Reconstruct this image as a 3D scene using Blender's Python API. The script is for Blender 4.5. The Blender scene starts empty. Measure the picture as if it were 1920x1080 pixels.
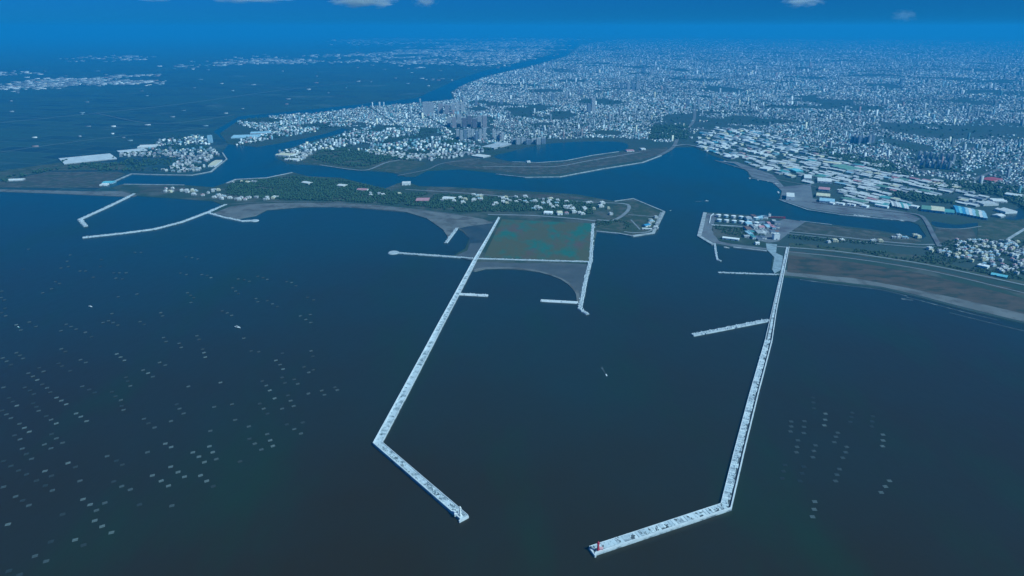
import bpy, bmesh, math, random
import numpy as np
from mathutils import Vector
from mathutils.geometry import tessellate_polygon

R = math.radians
random.seed(7)
rng = np.random.default_rng(11)
S = bpy.context.scene
COL = S.collection

# ---------------------------------------------------------------- camera
H = 900.0                      # flying height, metres
F = 1281.0                     # focal length in pixels of a 1920 wide frame
YH = 50.0                      # row of the true horizon
PITCH = math.atan((540 - YH) / F)
cd = bpy.data.cameras.new('camera')
cam = bpy.data.objects.new('camera', cd)
COL.objects.link(cam)
cam.location = (0, 0, H)
cam.rotation_euler = (math.pi / 2 - PITCH, 0, 0)
cd.sensor_width = 36
cd.lens = 36 * F / 1920
cd.clip_start = 1
cd.clip_end = 400000
S.camera = cam

# ---------------------------------------------------------------- sky, sun, exposure
SUN_AZ = math.atan2(0.86, -0.50)      # clockwise from +Y: right of the view, a little behind
SUN_EL = R(44)
SKY_STRENGTH = 0.09
SUN_STRENGTH = 4.9
w = bpy.data.worlds.new('World')
S.world = w
w.use_nodes = True
nt = w.node_tree
nt.nodes.clear()
sky = nt.nodes.new('ShaderNodeTexSky')
sky.sky_type = 'NISHITA'
sky.sun_disc = False
sky.sun_elevation = SUN_EL
sky.sun_rotation = SUN_AZ
sky.altitude = 900
sky.air_density = 1.0
sky.dust_density = 0.3
sky.ozone_density = 3.0
tint = nt.nodes.new('ShaderNodeMix')
tint.data_type = 'RGBA'
tint.blend_type = 'MULTIPLY'
tint.inputs['Factor'].default_value = 1.0
tint.inputs['B'].default_value = (0.012, 0.235, 0.76, 1)
bg = nt.nodes.new('ShaderNodeBackground')
bg.inputs['Strength'].default_value = SKY_STRENGTH
wo = nt.nodes.new('ShaderNodeOutputWorld')
nt.links.new(sky.outputs[0], tint.inputs['A'])
nt.links.new(tint.outputs['Result'], bg.inputs['Color'])
nt.links.new(bg.outputs[0], wo.inputs['Surface'])

sl = bpy.data.lights.new('sun', 'SUN')
sl.energy = SUN_STRENGTH
sl.angle = R(0.5)
sl.color = (0.69, 0.97, 1.0)
so = bpy.data.objects.new('sun', sl)
COL.objects.link(so)
sv = Vector((math.sin(SUN_AZ) * math.cos(SUN_EL), math.cos(SUN_AZ) * math.cos(SUN_EL), math.sin(SUN_EL)))
so.rotation_euler = sv.to_track_quat('Z', 'Y').to_euler()
so.location = (3000, -2000, 4000)

S.view_settings.view_transform = 'Standard'
S.view_settings.look = 'None'
S.view_settings.gamma = 1
S.view_settings.use_curve_mapping = False
S.view_settings.exposure = 0.0
S.cycles.volume_bounces = 2
S.cycles.max_bounces = 6
S.cycles.diffuse_bounces = 2
S.cycles.glossy_bounces = 2
S.cycles.volume_step_rate = 1.0
S.cycles.volume_max_steps = 128
S.cycles.caustics_reflective = False
S.cycles.caustics_refractive = False
HAZE_DENSITY = 5.4e-5
HAZE_COLOR = (0.02, 0.445, 0.89, 1)

# ---------------------------------------------------------------- geometry of the view
SP, CP = math.sin(PITCH), math.cos(PITCH)


def G(px, py, z=0.0):
    """point of the level z that the camera sees at a pixel of the 1920x1080 frame"""
    u = (px - 960) / F
    v = (540 - py) / F
    d = (u, CP + v * SP, -SP + v * CP)
    t = (z - H) / d[2]
    return (d[0] * t, d[1] * t)


def PX(x, y, z=0.0):
    """pixel of world points (numpy)"""
    x = np.asarray(x, float); y = np.asarray(y, float)
    dz = z - H
    depth = y * CP - dz * SP
    up = y * SP + dz * CP
    return 960 + F * x / depth, 540 - F * up / depth


def mpp(py):
    """metres per pixel across the view at ground row py"""
    a = PITCH + math.atan((py - 540) / F)
    return H / math.sin(a) * math.cos(a - PITCH) / F


def hmet(hpx, py):
    """height in metres of something hpx pixels tall standing at row py"""
    a = PITCH + math.atan((py - 540) / F)
    return hpx * mpp(py) / math.cos(a)


def inpoly(px, py, poly):
    px = np.asarray(px); py = np.asarray(py)
    r = np.zeros(px.shape, bool)
    n = len(poly)
    for i in range(n):
        x1, y1 = poly[i]; x2, y2 = poly[(i + 1) % n]
        c = ((y1 > py) != (y2 > py))
        with np.errstate(divide='ignore', invalid='ignore'):
            xi = (x2 - x1) * (py - y1) / ((y2 - y1) if y2 != y1 else 1e-9) + x1
        r ^= c & (px < xi)
    return r


def vnoise(x, y, s, seed=0):
    """lattice value noise 0..1"""
    x = np.asarray(x) / s + 1000.3 * (seed + 1); y = np.asarray(y) / s + 511.7 * (seed + 3)
    xi = np.floor(x).astype(np.int64); yi = np.floor(y).astype(np.int64)
    fx = x - xi; fy = y - yi
    fx = fx * fx * (3 - 2 * fx); fy = fy * fy * (3 - 2 * fy)

    def h(a, b):
        n = (a * 374761393 + b * 668265263 + seed * 1442695041) & 0x7fffffff
        n = ((n ^ (n >> 13)) * 1274126177) & 0x7fffffff
        return ((n ^ (n >> 16)) & 0xffff) / 65535.0
    return (h(xi, yi) * (1 - fx) + h(xi + 1, yi) * fx) * (1 - fy) + (h(xi, yi + 1) * (1 - fx) + h(xi + 1, yi + 1) * fx) * fy


def smooth(pts, closed=True, n=4):
    out = []
    L = len(pts)
    rngi = range(L) if closed else range(L - 1)
    for i in rngi:
        if closed:
            p0, p1, p2, p3 = [pts[(i + k - 1) % L] for k in range(4)]
        else:
            p1, p2 = pts[i], pts[i + 1]
            p0 = pts[max(i - 1, 0)]; p3 = pts[min(i + 2, L - 1)]
        for k in range(n):
            t = k / n
            out.append(tuple(0.5 * (2 * p1[c] + (p2[c] - p0[c]) * t + (2 * p0[c] - 5 * p1[c] + 4 * p2[c] - p3[c]) * t * t +
                                    (3 * p1[c] - p0[c] - 3 * p2[c] + p3[c]) * t ** 3) for c in (0, 1)))
    if not closed:
        out.append(pts[-1])
    return out


# ---------------------------------------------------------------- object helpers
def link(name, me, parent=None):
    o = bpy.data.objects.new(name, me)
    COL.objects.link(o)
    if parent is not None:
        o.parent = parent
    return o


def tag(o, label=None, cat=None, group=None, kind=None):
    if label: o['label'] = label
    if cat: o['category'] = cat
    if group: o['group'] = group
    if kind: o['kind'] = kind
    return o


def empty(name, loc=(0, 0, 0), rz=0.0):
    o = bpy.data.objects.new(name, None)
    COL.objects.link(o)
    o.location = loc
    o.rotation_euler = (0, 0, rz)
    return o


def mesh(name, verts, faces, mats, mi=None, smooth_=False):
    me = bpy.data.meshes.new(name)
    me.from_pydata([tuple(v) for v in verts], [], [tuple(f) for f in faces])
    for m in (mats if isinstance(mats, (list, tuple)) else [mats]):
        me.materials.append(m)
    if mi is not None:
        me.polygons.foreach_set('material_index', mi)
    if smooth_:
        me.polygons.foreach_set('use_smooth', [True] * len(me.polygons))
    me.update()
    return me


def npmesh(name, V, Fq, mats, mi=None):
    """V (n,3), Fq (m,k) arrays"""
    me = bpy.data.meshes.new(name)
    k = Fq.shape[1]
    me.vertices.add(len(V)); me.vertices.foreach_set('co', V.astype(np.float32).ravel())
    me.loops.add(Fq.size); me.loops.foreach_set('vertex_index', Fq.astype(np.int32).ravel())
    me.polygons.add(len(Fq))
    me.polygons.foreach_set('loop_start', np.arange(0, Fq.size, k, dtype=np.int32))
    me.polygons.foreach_set('loop_total', np.full(len(Fq), k, dtype=np.int32))
    for m in (mats if isinstance(mats, (list, tuple)) else [mats]):
        me.materials.append(m)
    if mi is not None:
        me.polygons.foreach_set('material_index', np.asarray(mi, np.int32))
    me.update(calc_edges=True)
    me.validate()
    return me


class MB:
    """collects pieces of one mesh"""
    def __init__(self):
        self.v = []; self.f = []; self.m = []

    def add(self, verts, faces, m=0):
        b = len(self.v)
        self.v += [tuple(p) for p in verts]
        self.f += [tuple(b + i for i in f) for f in faces]
        self.m += [m] * len(faces)

    def box(self, cx, cy, z0, sx, sy, sz, m=0, rz=0.0, top=1.0):
        c, s = math.cos(rz), math.sin(rz)
        vs = []
        for z, k in ((z0, 1.0), (z0 + sz, top)):
            for a, b in ((-1, -1), (1, -1), (1, 1), (-1, 1)):
                x, y = a * sx / 2 * k, b * sy / 2 * k
                vs.append((cx + x * c - y * s, cy + x * s + y * c, z))
        self.add(vs, [(3, 2, 1, 0), (4, 5, 6, 7), (0, 1, 5, 4), (1, 2, 6, 5), (2, 3, 7, 6), (3, 0, 4, 7)], m)

    def gable(self, cx, cy, z0, sx, sy, rise, m=0, over=0.6):
        a, b = sx / 2 + over, sy / 2 + over
        self.add([(cx - a, cy - b, z0), (cx + a, cy - b, z0), (cx + a, cy + b, z0), (cx - a, cy + b, z0),
                  (cx - a, cy, z0 + rise), (cx + a, cy, z0 + rise)],
                 [(3, 2, 1, 0), (0, 1, 5, 4), (2, 3, 4, 5), (0, 4, 3), (1, 2, 5)], m)

    def lathe(self, cx, cy, prof, n=16, m=0):
        vs = []
        for r, z in prof:
            for i in range(n):
                a = 2 * math.pi * i / n
                vs.append((cx + r * math.cos(a), cy + r * math.sin(a), z))
        fs = []
        for j in range(len(prof) - 1):
            for i in range(n):
                fs.append((j * n + i, j * n + (i + 1) % n, (j + 1) * n + (i + 1) % n, (j + 1) * n + i))
        fs.append(tuple(range(n))[::-1]); fs.append(tuple((len(prof) - 1) * n + i for i in range(n)))
        self.add(vs, fs, m)

    def bar(self, p, q, r, m=0, n=6):
        p, q = Vector(p), Vector(q)
        d = (q - p).normalized()
        u = d.orthogonal().normalized(); v = d.cross(u)
        vs = [e + (u * math.cos(2 * math.pi * i / n) + v * math.sin(2 * math.pi * i / n)) * r for e in (p, q) for i in range(n)]
        self.add(vs, [(i, (i + 1) % n, n + (i + 1) % n, n + i) for i in range(n)] + [tuple(range(n))[::-1], tuple(range(n, 2 * n))], m)

    def me(self, name, mats):
        return mesh(name, self.v, self.f, mats, self.m)

    def build(self, name, mats, parent=None):
        return link(name, self.me(name, mats), parent)


# ---------------------------------------------------------------- materials
def newmat(name):
    m = bpy.data.materials.new(name)
    m.use_nodes = True
    n = m.node_tree
    b = n.nodes['Principled BSDF']
    return m, n, b


def mixcol(n, fac, a, b):
    x = n.nodes.new('ShaderNodeMix'); x.data_type = 'RGBA'
    if isinstance(fac, (int, float)): x.inputs['Factor'].default_value = fac
    else: n.links.new(fac, x.inputs['Factor'])
    for k, v in (('A', a), ('B', b)):
        if isinstance(v, tuple): x.inputs[k].default_value = (*v[:3], 1)
        else: n.links.new(v, x.inputs[k])
    return x.outputs['Result']


def noise(n, scale, detail=4, vec=None, rough=0.6, lo=0.35, hi=0.65, stretch=None, rot=0.0):
    t = n.nodes.new('ShaderNodeTexNoise')
    t.inputs['Scale'].default_value = scale
    t.inputs['Detail'].default_value = detail
    t.inputs['Roughness'].default_value = rough
    if vec is None:
        g = n.nodes.new('ShaderNodeNewGeometry'); vec = g.outputs['Position']
    if stretch or rot:
        mp = n.nodes.new('ShaderNodeMapping')
        mp.inputs['Scale'].default_value = stretch or (1, 1, 1)
        mp.inputs['Rotation'].default_value = (0, 0, rot)
        n.links.new(vec, mp.inputs['Vector']); vec = mp.outputs[0]
    n.links.new(vec, t.inputs['Vector'])
    r = n.nodes.new('ShaderNodeMapRange')
    r.inputs['From Min'].default_value = lo; r.inputs['From Max'].default_value = hi
    n.links.new(t.outputs['Fac'], r.inputs['Value'])
    return r.outputs['Result']


def mottled(name, c1, c2, s1, c3=None, s2=None, lo=0.35, hi=0.65, rough=0.85, **k):
    m, n, b = newmat(name)
    c = mixcol(n, noise(n, s1, lo=lo, hi=hi, **k), c1, c2)
    if c3 is not None:
        c = mixcol(n, noise(n, s2, lo=0.48, hi=0.62, **k), c, c3)
    n.links.new(c, b.inputs['Base Color'])
    b.inputs['Roughness'].default_value = rough
    return m


def painted(name, c, dirt=0.25, scale=0.08, rough=0.6):
    m, n, b = newmat(name)
    tc = n.nodes.new('ShaderNodeTexCoord')
    d = tuple(x * (1 - dirt) for x in c)
    n.links.new(mixcol(n, noise(n, scale, vec=tc.outputs['Object']), c, d), b.inputs['Base Color'])
    b.inputs['Roughness'].default_value = rough
    return m


def island_palette(name, stops, rough=0.8, w2=None):
    m, n, b = newmat(name)
    g = n.nodes.new('ShaderNodeNewGeometry')
    r = n.nodes.new('ShaderNodeValToRGB'); r.color_ramp.interpolation = 'CONSTANT'
    el = r.color_ramp.elements
    el[0].position = 0; el[0].color = (*stops[0][1], 1)
    el[1].position = stops[1][0]; el[1].color = (*stops[1][1], 1)
    for p, c in stops[2:]:
        e = el.new(p); e.color = (*c, 1)
    n.links.new(g.outputs['Random Per Island'], r.inputs['Fac'])
    n.links.new(r.outputs['Color'], b.inputs['Base Color'])
    b.inputs['Roughness'].default_value = rough
    return m


M = {}
# water: still, silty, painted darker and greyer close in, with slow patches of current
m, n, b = newmat('sea_water')
# silty brown near; the ramp to blue-green paints distance haze into the colour
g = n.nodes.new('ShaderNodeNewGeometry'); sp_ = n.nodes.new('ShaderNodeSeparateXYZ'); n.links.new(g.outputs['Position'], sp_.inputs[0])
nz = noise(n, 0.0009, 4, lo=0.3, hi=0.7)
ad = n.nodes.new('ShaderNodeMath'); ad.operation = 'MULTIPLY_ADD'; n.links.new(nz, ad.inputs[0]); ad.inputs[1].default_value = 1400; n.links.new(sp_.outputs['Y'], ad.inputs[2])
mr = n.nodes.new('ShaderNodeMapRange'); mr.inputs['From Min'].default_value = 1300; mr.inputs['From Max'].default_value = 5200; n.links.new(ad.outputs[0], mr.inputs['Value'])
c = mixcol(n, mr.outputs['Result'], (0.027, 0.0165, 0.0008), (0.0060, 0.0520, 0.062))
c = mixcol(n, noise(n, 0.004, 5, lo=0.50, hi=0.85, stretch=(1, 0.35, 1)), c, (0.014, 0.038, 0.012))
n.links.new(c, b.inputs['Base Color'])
b.inputs['Roughness'].default_value = 0.30
b.inputs['Specular IOR Level'].default_value = 0.4
b.inputs['IOR'].default_value = 1.333
bp = n.nodes.new('ShaderNodeBump'); bp.inputs['Strength'].default_value = 0.35; bp.inputs['Distance'].default_value = 2.0
n.links.new(noise(n, 0.03, 6, lo=0.0, hi=1.0, stretch=(1, 0.5, 1)), bp.inputs['Height'])
n.links.new(bp.outputs[0], b.inputs['Normal'])
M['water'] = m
# turquoise and brown algae lagoon
m, n, b = newmat('lagoon_water')
c = mixcol(n, noise(n, 0.009, 4, lo=0.47, hi=0.60, stretch=(1, 0.45, 1)), (0.075, 0.085, 0.040), (0.012, 0.125, 0.090))
c = mixcol(n, noise(n, 0.006, 5, lo=0.54, hi=0.66, stretch=(1, 0.5, 1)), c, (0.110, 0.065, 0.052))
c = mixcol(n, noise(n, 0.05, 5, lo=0.62, hi=0.72), c, (0.09, 0.10, 0.08))
n.links.new(c, b.inputs['Base Color'])
b.inputs['Roughness'].default_value = 0.75
M['lagoon'] = m
M['scrub'] = mottled('scrub_ground', (0.014, 0.046, 0.026), (0.030, 0.056, 0.036), 0.006, (0.075, 0.085, 0.070), 0.006)
M['park'] = mottled('park_grass', (0.020, 0.045, 0.020), (0.035, 0.065, 0.030), 0.01, (0.075, 0.075, 0.055), 0.02)
M['urban'] = mottled('urban_ground', (0.016, 0.046, 0.038), (0.032, 0.060, 0.058), 0.006, (0.012, 0.046, 0.028), 0.003)
M['redearth'] = mottled('red_earth', (0.056, 0.050, 0.038), (0.022, 0.050, 0.028), 0.009, (0.085, 0.085, 0.07), 0.02)
M['heath'] = mottled('coastal_heath', (0.046, 0.042, 0.026), (0.090, 0.064, 0.046), 0.010, (0.018, 0.034, 0.020), 0.012, stretch=(1, 2.0, 1), rot=0.2)
M['sand'] = mottled('beach_sand', (0.115, 0.125, 0.125), (0.16, 0.17, 0.17), 0.008, (0.085, 0.085, 0.08), 0.015)
M['wetsand'] = mottled('wet_sand', (0.07, 0.082, 0.08), (0.11, 0.12, 0.118), 0.01, rough=0.5)
M['mud'] = mottled('tidal_mud', (0.030, 0.050, 0.052), (0.055, 0.070, 0.066), 0.01, rough=0.5)
M['foam'] = mottled('surf_foam', (0.04, 0.06, 0.07), (0.24, 0.27, 0.28), 0.02, lo=0.5, hi=0.72)
M['apron'] = mottled('quay_apron', (0.12, 0.14, 0.16), (0.18, 0.20, 0.22), 0.02, (0.09, 0.09, 0.11), 0.01)
M['paleapron'] = mottled('pale_apron', (0.30, 0.40, 0.45), (0.20, 0.26, 0.30), 0.05)
M['road'] = mottled('road_asphalt', (0.11, 0.125, 0.135), (0.15, 0.165, 0.175), 0.02)
M['paleroad'] = mottled('concrete_road', (0.24, 0.27, 0.29), (0.17, 0.19, 0.21), 0.02)
M['seawall'] = mottled('seawall_stone', (0.42, 0.46, 0.48), (0.26, 0.29, 0.31), 0.03, lo=0.4, hi=0.6)
# fish-pond plain: water with thin green banks in parallel rows
m, n, b = newmat('fish_pond_plain')
g = n.nodes.new('ShaderNodeNewGeometry')
mp = n.nodes.new('ShaderNodeMapping'); mp.inputs['Rotation'].default_value = (0, 0, 0.25)
n.links.new(g.outputs['Position'], mp.inputs['Vector'])
br = n.nodes.new('ShaderNodeTexBrick')
br.inputs['Scale'].default_value = 1.0
br.inputs['Brick Width'].default_value = 420; br.inputs['Row Height'].default_value = 190
br.inputs['Mortar Size'].default_value = 9; br.inputs['Mortar Smooth'].default_value = 0.4
br.inputs['Color1'].default_value = (0.006, 0.032, 0.044, 1)
br.inputs['Color2'].default_value = (0.022, 0.064, 0.050, 1)
br.inputs['Mortar'].default_value = (0.045, 0.090, 0.070, 1)
n.links.new(mp.outputs[0], br.inputs['Vector'])
c = mixcol(n, noise(n, 0.0006, 4, lo=0.50, hi=0.62, stretch=(0.5, 1, 1)), br.outputs['Color'], (0.018, 0.062, 0.052))
c = mixcol(n, noise(n, 0.0016, 5, lo=0.60, hi=0.72, stretch=(0.6, 1, 1), rot=.25), c, (0.075, 0.115, 0.105))
n.links.new(c, b.inputs['Base Color'])
b.inputs['Roughness'].default_value = 0.6
M['ponds'] = m
# concrete of the breakwaters
M['concrete'] = mottled('breakwater_concrete', (0.50, 0.55, 0.58), (0.36, 0.41, 0.45), 0.03, (0.16, 0.19, 0.21), 0.06, rough=0.8)
M['paleconcrete'] = mottled('parapet_concrete', (0.72, 0.75, 0.78), (0.55, 0.59, 0.62), 0.05)
M['oldconcrete'] = mottled('old_concrete', (0.46, 0.52, 0.56), (0.34, 0.39, 0.43), 0.04)
M['cap'] = mottled('caisson_cap', (0.62, 0.69, 0.74), (0.48, 0.55, 0.60), 0.05, (0.20, 0.25, 0.28), 0.06)
m = island_palette('armour_block', [(0, (0.56, 0.62, 0.66)), (0.3, (0.50, 0.57, 0.62)), (0.6, (0.62, 0.67, 0.70)), (0.85, (0.44, 0.50, 0.55)), (0.97, (0.25, 0.29, 0.32))])
M['armour'] = m
M['gutter'] = mottled('dark_gutter_concrete', (0.06, 0.075, 0.08), (0.11, 0.13, 0.145), 0.05)  # dark gutter deck; on the deck slabs it paints the shade of open cells
M['cap_a'] = mottled('cap_concrete_pale', (0.58, 0.64, 0.68), (0.44, 0.51, 0.56), 0.06, (0.26, 0.30, 0.34), 0.10)
M['cap_b'] = mottled('cap_concrete_mid', (0.58, 0.66, 0.71), (0.48, 0.56, 0.61), 0.06)
M['cap_c'] = mottled('cap_concrete_worn', (0.70, 0.76, 0.79), (0.56, 0.62, 0.66), 0.06)
M['foliage'] = island_palette('tree_foliage', [(0, (0.012, 0.045, 0.020)), (0.3, (0.018, 0.062, 0.024)), (0.6, (0.026, 0.076, 0.030)), (0.88, (0.044, 0.095, 0.040))])
WHITE = (0.80, 0.80, 0.78)
PAL = {'white': WHITE, 'cream': (0.78, 0.72, 0.52), 'grey': (0.42, 0.44, 0.46), 'pale_blue': (0.38, 0.62, 0.74), 'blue': (0.05, 0.32, 0.55),
       'teal': (0.10, 0.38, 0.38), 'green': (0.16, 0.34, 0.26), 'red': (0.50, 0.08, 0.09), 'pink': (0.62, 0.30, 0.33), 'brown': (0.22, 0.13, 0.11),
       'dark': (0.07, 0.08, 0.09), 'cyan': (0.18, 0.60, 0.70), 'slate': (0.16, 0.20, 0.26)}
for k, v in PAL.items():
    M[k] = painted('paint_' + k, v)


def windowed(name, wall, glass, floor=3.4, bay=4.5):
    m, n, b = newmat(name)
    tc = n.nodes.new('ShaderNodeTexCoord')
    sx = n.nodes.new('ShaderNodeSeparateXYZ'); n.links.new(tc.outputs['Object'], sx.inputs[0])

    def stripe(sock, period, duty):
        d = n.nodes.new('ShaderNodeMath'); d.operation = 'DIVIDE'; n.links.new(sock, d.inputs[0]); d.inputs[1].default_value = period
        f = n.nodes.new('ShaderNodeMath'); f.operation = 'FRACT'; n.links.new(d.outputs[0], f.inputs[0])
        l = n.nodes.new('ShaderNodeMath'); l.operation = 'LESS_THAN'; n.links.new(f.outputs[0], l.inputs[0]); l.inputs[1].default_value = duty
        return l.outputs[0]
    a = n.nodes.new('ShaderNodeMath'); a.operation = 'ADD'; n.links.new(sx.outputs['X'], a.inputs[0]); n.links.new(sx.outputs['Y'], a.inputs[1])
    mu = n.nodes.new('ShaderNodeMath'); mu.operation = 'MULTIPLY'
    n.links.new(stripe(sx.outputs['Z'], floor, 0.5), mu.inputs[0]); n.links.new(stripe(a.outputs[0], bay, 0.6), mu.inputs[1])
    n.links.new(mixcol(n, mu.outputs[0], wall, glass), b.inputs['Base Color'])
    b.inputs['Roughness'].default_value = 0.6
    return m


GL = (0.05, 0.08, 0.12)
M['tower_white'] = windowed('tower_white', (0.78, 0.79, 0.80), GL)
M['tower_pale'] = windowed('tower_pale', (0.62, 0.67, 0.72), GL)
M['tower_pink'] = windowed('tower_pink', (0.50, 0.40, 0.44), GL)
M['tower_blue'] = windowed('tower_blue', (0.34, 0.46, 0.58), GL)
M['tower_dark'] = windowed('tower_dark', (0.28, 0.22, 0.26), GL)
M['bamboo'] = painted('bamboo', (0.085, 0.115, 0.12))
M['bamboo_dim'] = painted('wet_bamboo', (0.035, 0.050, 0.052))
M['bamboo_bright'] = painted('dry_bamboo', (0.16, 0.21, 0.215))
M['glass'] = painted('window_glass', (0.04, 0.06, 0.08), rough=0.15)
M['bright'] = painted('white_paint', (0.86, 0.87, 0.86), 0.05)
M['redpaint'] = painted('red_paint', (0.62, 0.03, 0.06), 0.15)
M['rust'] = painted('rusty_red_hull', (0.30, 0.03, 0.06), 0.3)
city_stops = [(0, (0.42, 0.46, 0.48)), (0.08, (0.26, 0.30, 0.33)), (0.28, (0.17, 0.20, 0.23)), (0.46, (0.74, 0.76, 0.75)), (0.55, (0.11, 0.13, 0.15)),
              (0.68, (0.52, 0.55, 0.56)), (0.76, (0.22, 0.32, 0.36)), (0.82, (0.28, 0.20, 0.20)), (0.86, (0.08, 0.20, 0.22)), (0.90, (0.60, 0.56, 0.42)), (0.93, (0.14, 0.20, 0.24))]
M['city'] = island_palette('city_walls_and_roofs', city_stops)
M['citybright'] = island_palette('city_bright_walls_and_roofs', [(0, (0.36, 0.42, 0.46)), (0.14, (0.84, 0.86, 0.84)), (0.30, (0.22, 0.27, 0.31)), (0.48, (0.13, 0.17, 0.20)), (0.64, (0.80, 0.76, 0.60)),
                                   (0.69, (0.22, 0.40, 0.48)), (0.77, (0.34, 0.22, 0.23)), (0.82, (0.60, 0.66, 0.68)), (0.90, (0.10, 0.26, 0.30))])
M['ware'] = island_palette('factory_roofs', [(0, (0.70, 0.72, 0.71)), (0.22, (0.36, 0.42, 0.46)), (0.42, (0.22, 0.32, 0.38)), (0.53, (0.10, 0.32, 0.36)), (0.56, (0.80, 0.81, 0.80)),
                                             (0.78, (0.25, 0.30, 0.34)), (0.86, (0.48, 0.33, 0.33)), (0.90, (0.72, 0.68, 0.50)), (0.95, (0.06, 0.30, 0.42))])

# ---------------------------------------------------------------- terrain builder
def land(name, pts, z, mat, world=False, smooth_n=0, skirt=4.0, rough=0.0, kind='structure'):
    p = list(pts)
    if smooth_n: p = smooth(p, True, smooth_n)
    if not world: p = [G(a, b, z) for a, b in p]
    if rough:
        p = [(x + (float(vnoise(x, y, 60, 5)) - 0.5) * rough, y + (float(vnoise(x, y, 60, 9)) - 0.5) * rough) for x, y in p]
    ar = sum(p[i][0] * p[(i + 1) % len(p)][1] - p[(i + 1) % len(p)][0] * p[i][1] for i in range(len(p)))
    if ar < 0: p = p[::-1]
    N = len(p)
    tri = tessellate_polygon([[Vector((a, b, 0)) for a, b in p]])
    vs = [(a, b, z) for a, b in p]
    fs = []
    for t in tri:
        a, b2, c2 = [p[i] for i in t]
        s = (b2[0] - a[0]) * (c2[1] - a[1]) - (c2[0] - a[0]) * (b2[1] - a[1])
        fs.append(tuple(t) if s > 0 else tuple(t)[::-1])
    for i in range(N):
        a0, a1, a2 = p[i - 1], p[i], p[(i + 1) % N]
        d = Vector((a2[0] - a0[0], a2[1] - a0[1]))
        d = d.normalized() if d.length > 0 else Vector((1, 0))
        vs.append((a1[0] + d.y * skirt, a1[1] - d.x * skirt, z - (z + 2.0 if z < 6 else 4)))
    for i in range(N):
        j = (i + 1) % N
        fs.append((i, N + i, N + j, j))
    o = link(name, mesh(name, vs, fs, mat))
    if kind: o['kind'] = kind
    return o


def ribbon(pts, width, z0, z1, top=None, closed=False):
    """mitred prism along world points, returns verts, faces; top = top width"""
    n = len(pts)
    top = width if top is None else top
    width = list(width) if isinstance(width, (list, tuple)) else [width] * n
    top = list(top) if isinstance(top, (list, tuple)) else [top] * n
    vs = []
    for i, p in enumerate(pts):
        a = Vector(pts[max(i - 1, 0)]); b = Vector(p); c = Vector(pts[min(i + 1, n - 1)])
        d1 = (b - a).normalized() if i > 0 else (c - b).normalized()
        d2 = (c - b).normalized() if i < n - 1 else d1
        t = (d1 + d2)
        t = t.normalized() if t.length > 1e-6 else d1
        nn = Vector((-t.y, t.x))
        k = 1 / max(0.35, nn.dot(Vector((-d1.y, d1.x))))
        for s, w_, z in ((1, width[i], z0), (1, top[i], z1), (-1, top[i], z1), (-1, width[i], z0)):
            q = b + nn * (s * w_ / 2 * k)
            vs.append((q.x, q.y, z))
    fs = []
    for i in range(n - 1):
        A, B = i * 4, i * 4 + 4
        for k in range(4):
            k2 = (k + 1) % 4
            fs.append((A + k, B + k, B + k2, A + k2))
    fs.append((0, 1, 2, 3)); fs.append(((n - 1) * 4 + 3, (n - 1) * 4 + 2, (n - 1) * 4 + 1, (n - 1) * 4))
    return vs, fs


def offset(pts, d):
    """offset world polyline sideways (left positive)"""
    out = []
    n = len(pts)
    ds = list(d) if isinstance(d, (list, tuple)) else [d] * n
    for i, p in enumerate(pts):
        d = ds[i]
        a = Vector(pts[max(i - 1, 0)]); b = Vector(p); c = Vector(pts[min(i + 1, n - 1)])
        d1 = (b - a).normalized() if i > 0 else (c - b).normalized()
        d2 = (c - b).normalized() if i < n - 1 else d1
        t = (d1 + d2).normalized()
        nn = Vector((-t.y, t.x)); k = 1 / max(0.35, nn.dot(Vector((-d1.y, d1.x))))
        q = b + nn * d * k
        out.append((q.x, q.y))
    return out


def strip(name, pts, width, z, mat, label=None, cat=None, kind='structure', sm=0, th=0.5, world=False, group=None):
    p = list(pts)
    if sm: p = smooth(p, False, sm)
    if not world: p = [G(a, b, z) for a, b in p]
    mb = MB(); mb.add(*ribbon(p, width, z - th, z, top=width))
    o = mb.build(name, mat)
    if kind: o['kind'] = kind
    if label: tag(o, label, cat, group)
    return o


# ---------------------------------------------------------------- water and terrain
xs = np.array([-110, -60, -30, -15, -8, -4, -2, 0, 2, 4, 8, 15, 30, 60, 110]) * 1000.0
ys = np.array([-8, -4, -2, 0, 1, 2, 3, 4, 6, 8, 12, 20, 40, 70, 105]) * 1000.0
vv = [(x, y, 0) for y in ys for x in xs]
nx = len(xs)
ff = [(j * nx + i, j * nx + i + 1, (j + 1) * nx + i + 1, (j + 1) * nx + i) for j in range(len(ys) - 1) for i in range(nx - 1)]
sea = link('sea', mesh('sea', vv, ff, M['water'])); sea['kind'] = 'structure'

# north-west plain of fish ponds (far bank of the river)
P = [G(-700, 345, 1), G(0, 357, 1), G(90, 360, 1), G(180, 365, 1), G(250, 366, 1), G(197, 349, 1), G(246, 326, 1), G(290, 328, 1), G(362, 329, 1), G(396, 322, 1),
     G(408, 311, 1), G(428, 298, 1), G(417, 285, 1), G(428, 270, 1), G(400, 246, 1), G(448, 218, 1), G(600, 203, 1), G(780, 184, 1), G(815, 168, 1), G(850, 152, 1), G(905, 133, 1), G(1000, 112, 1),
     G(1050, 98, 1), G(1065, 80, 1), (4000, 100000), (-100000, 100000), (-100000, 4000)]
land('plain', P, 1.0, M['ponds'], world=True)
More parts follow.
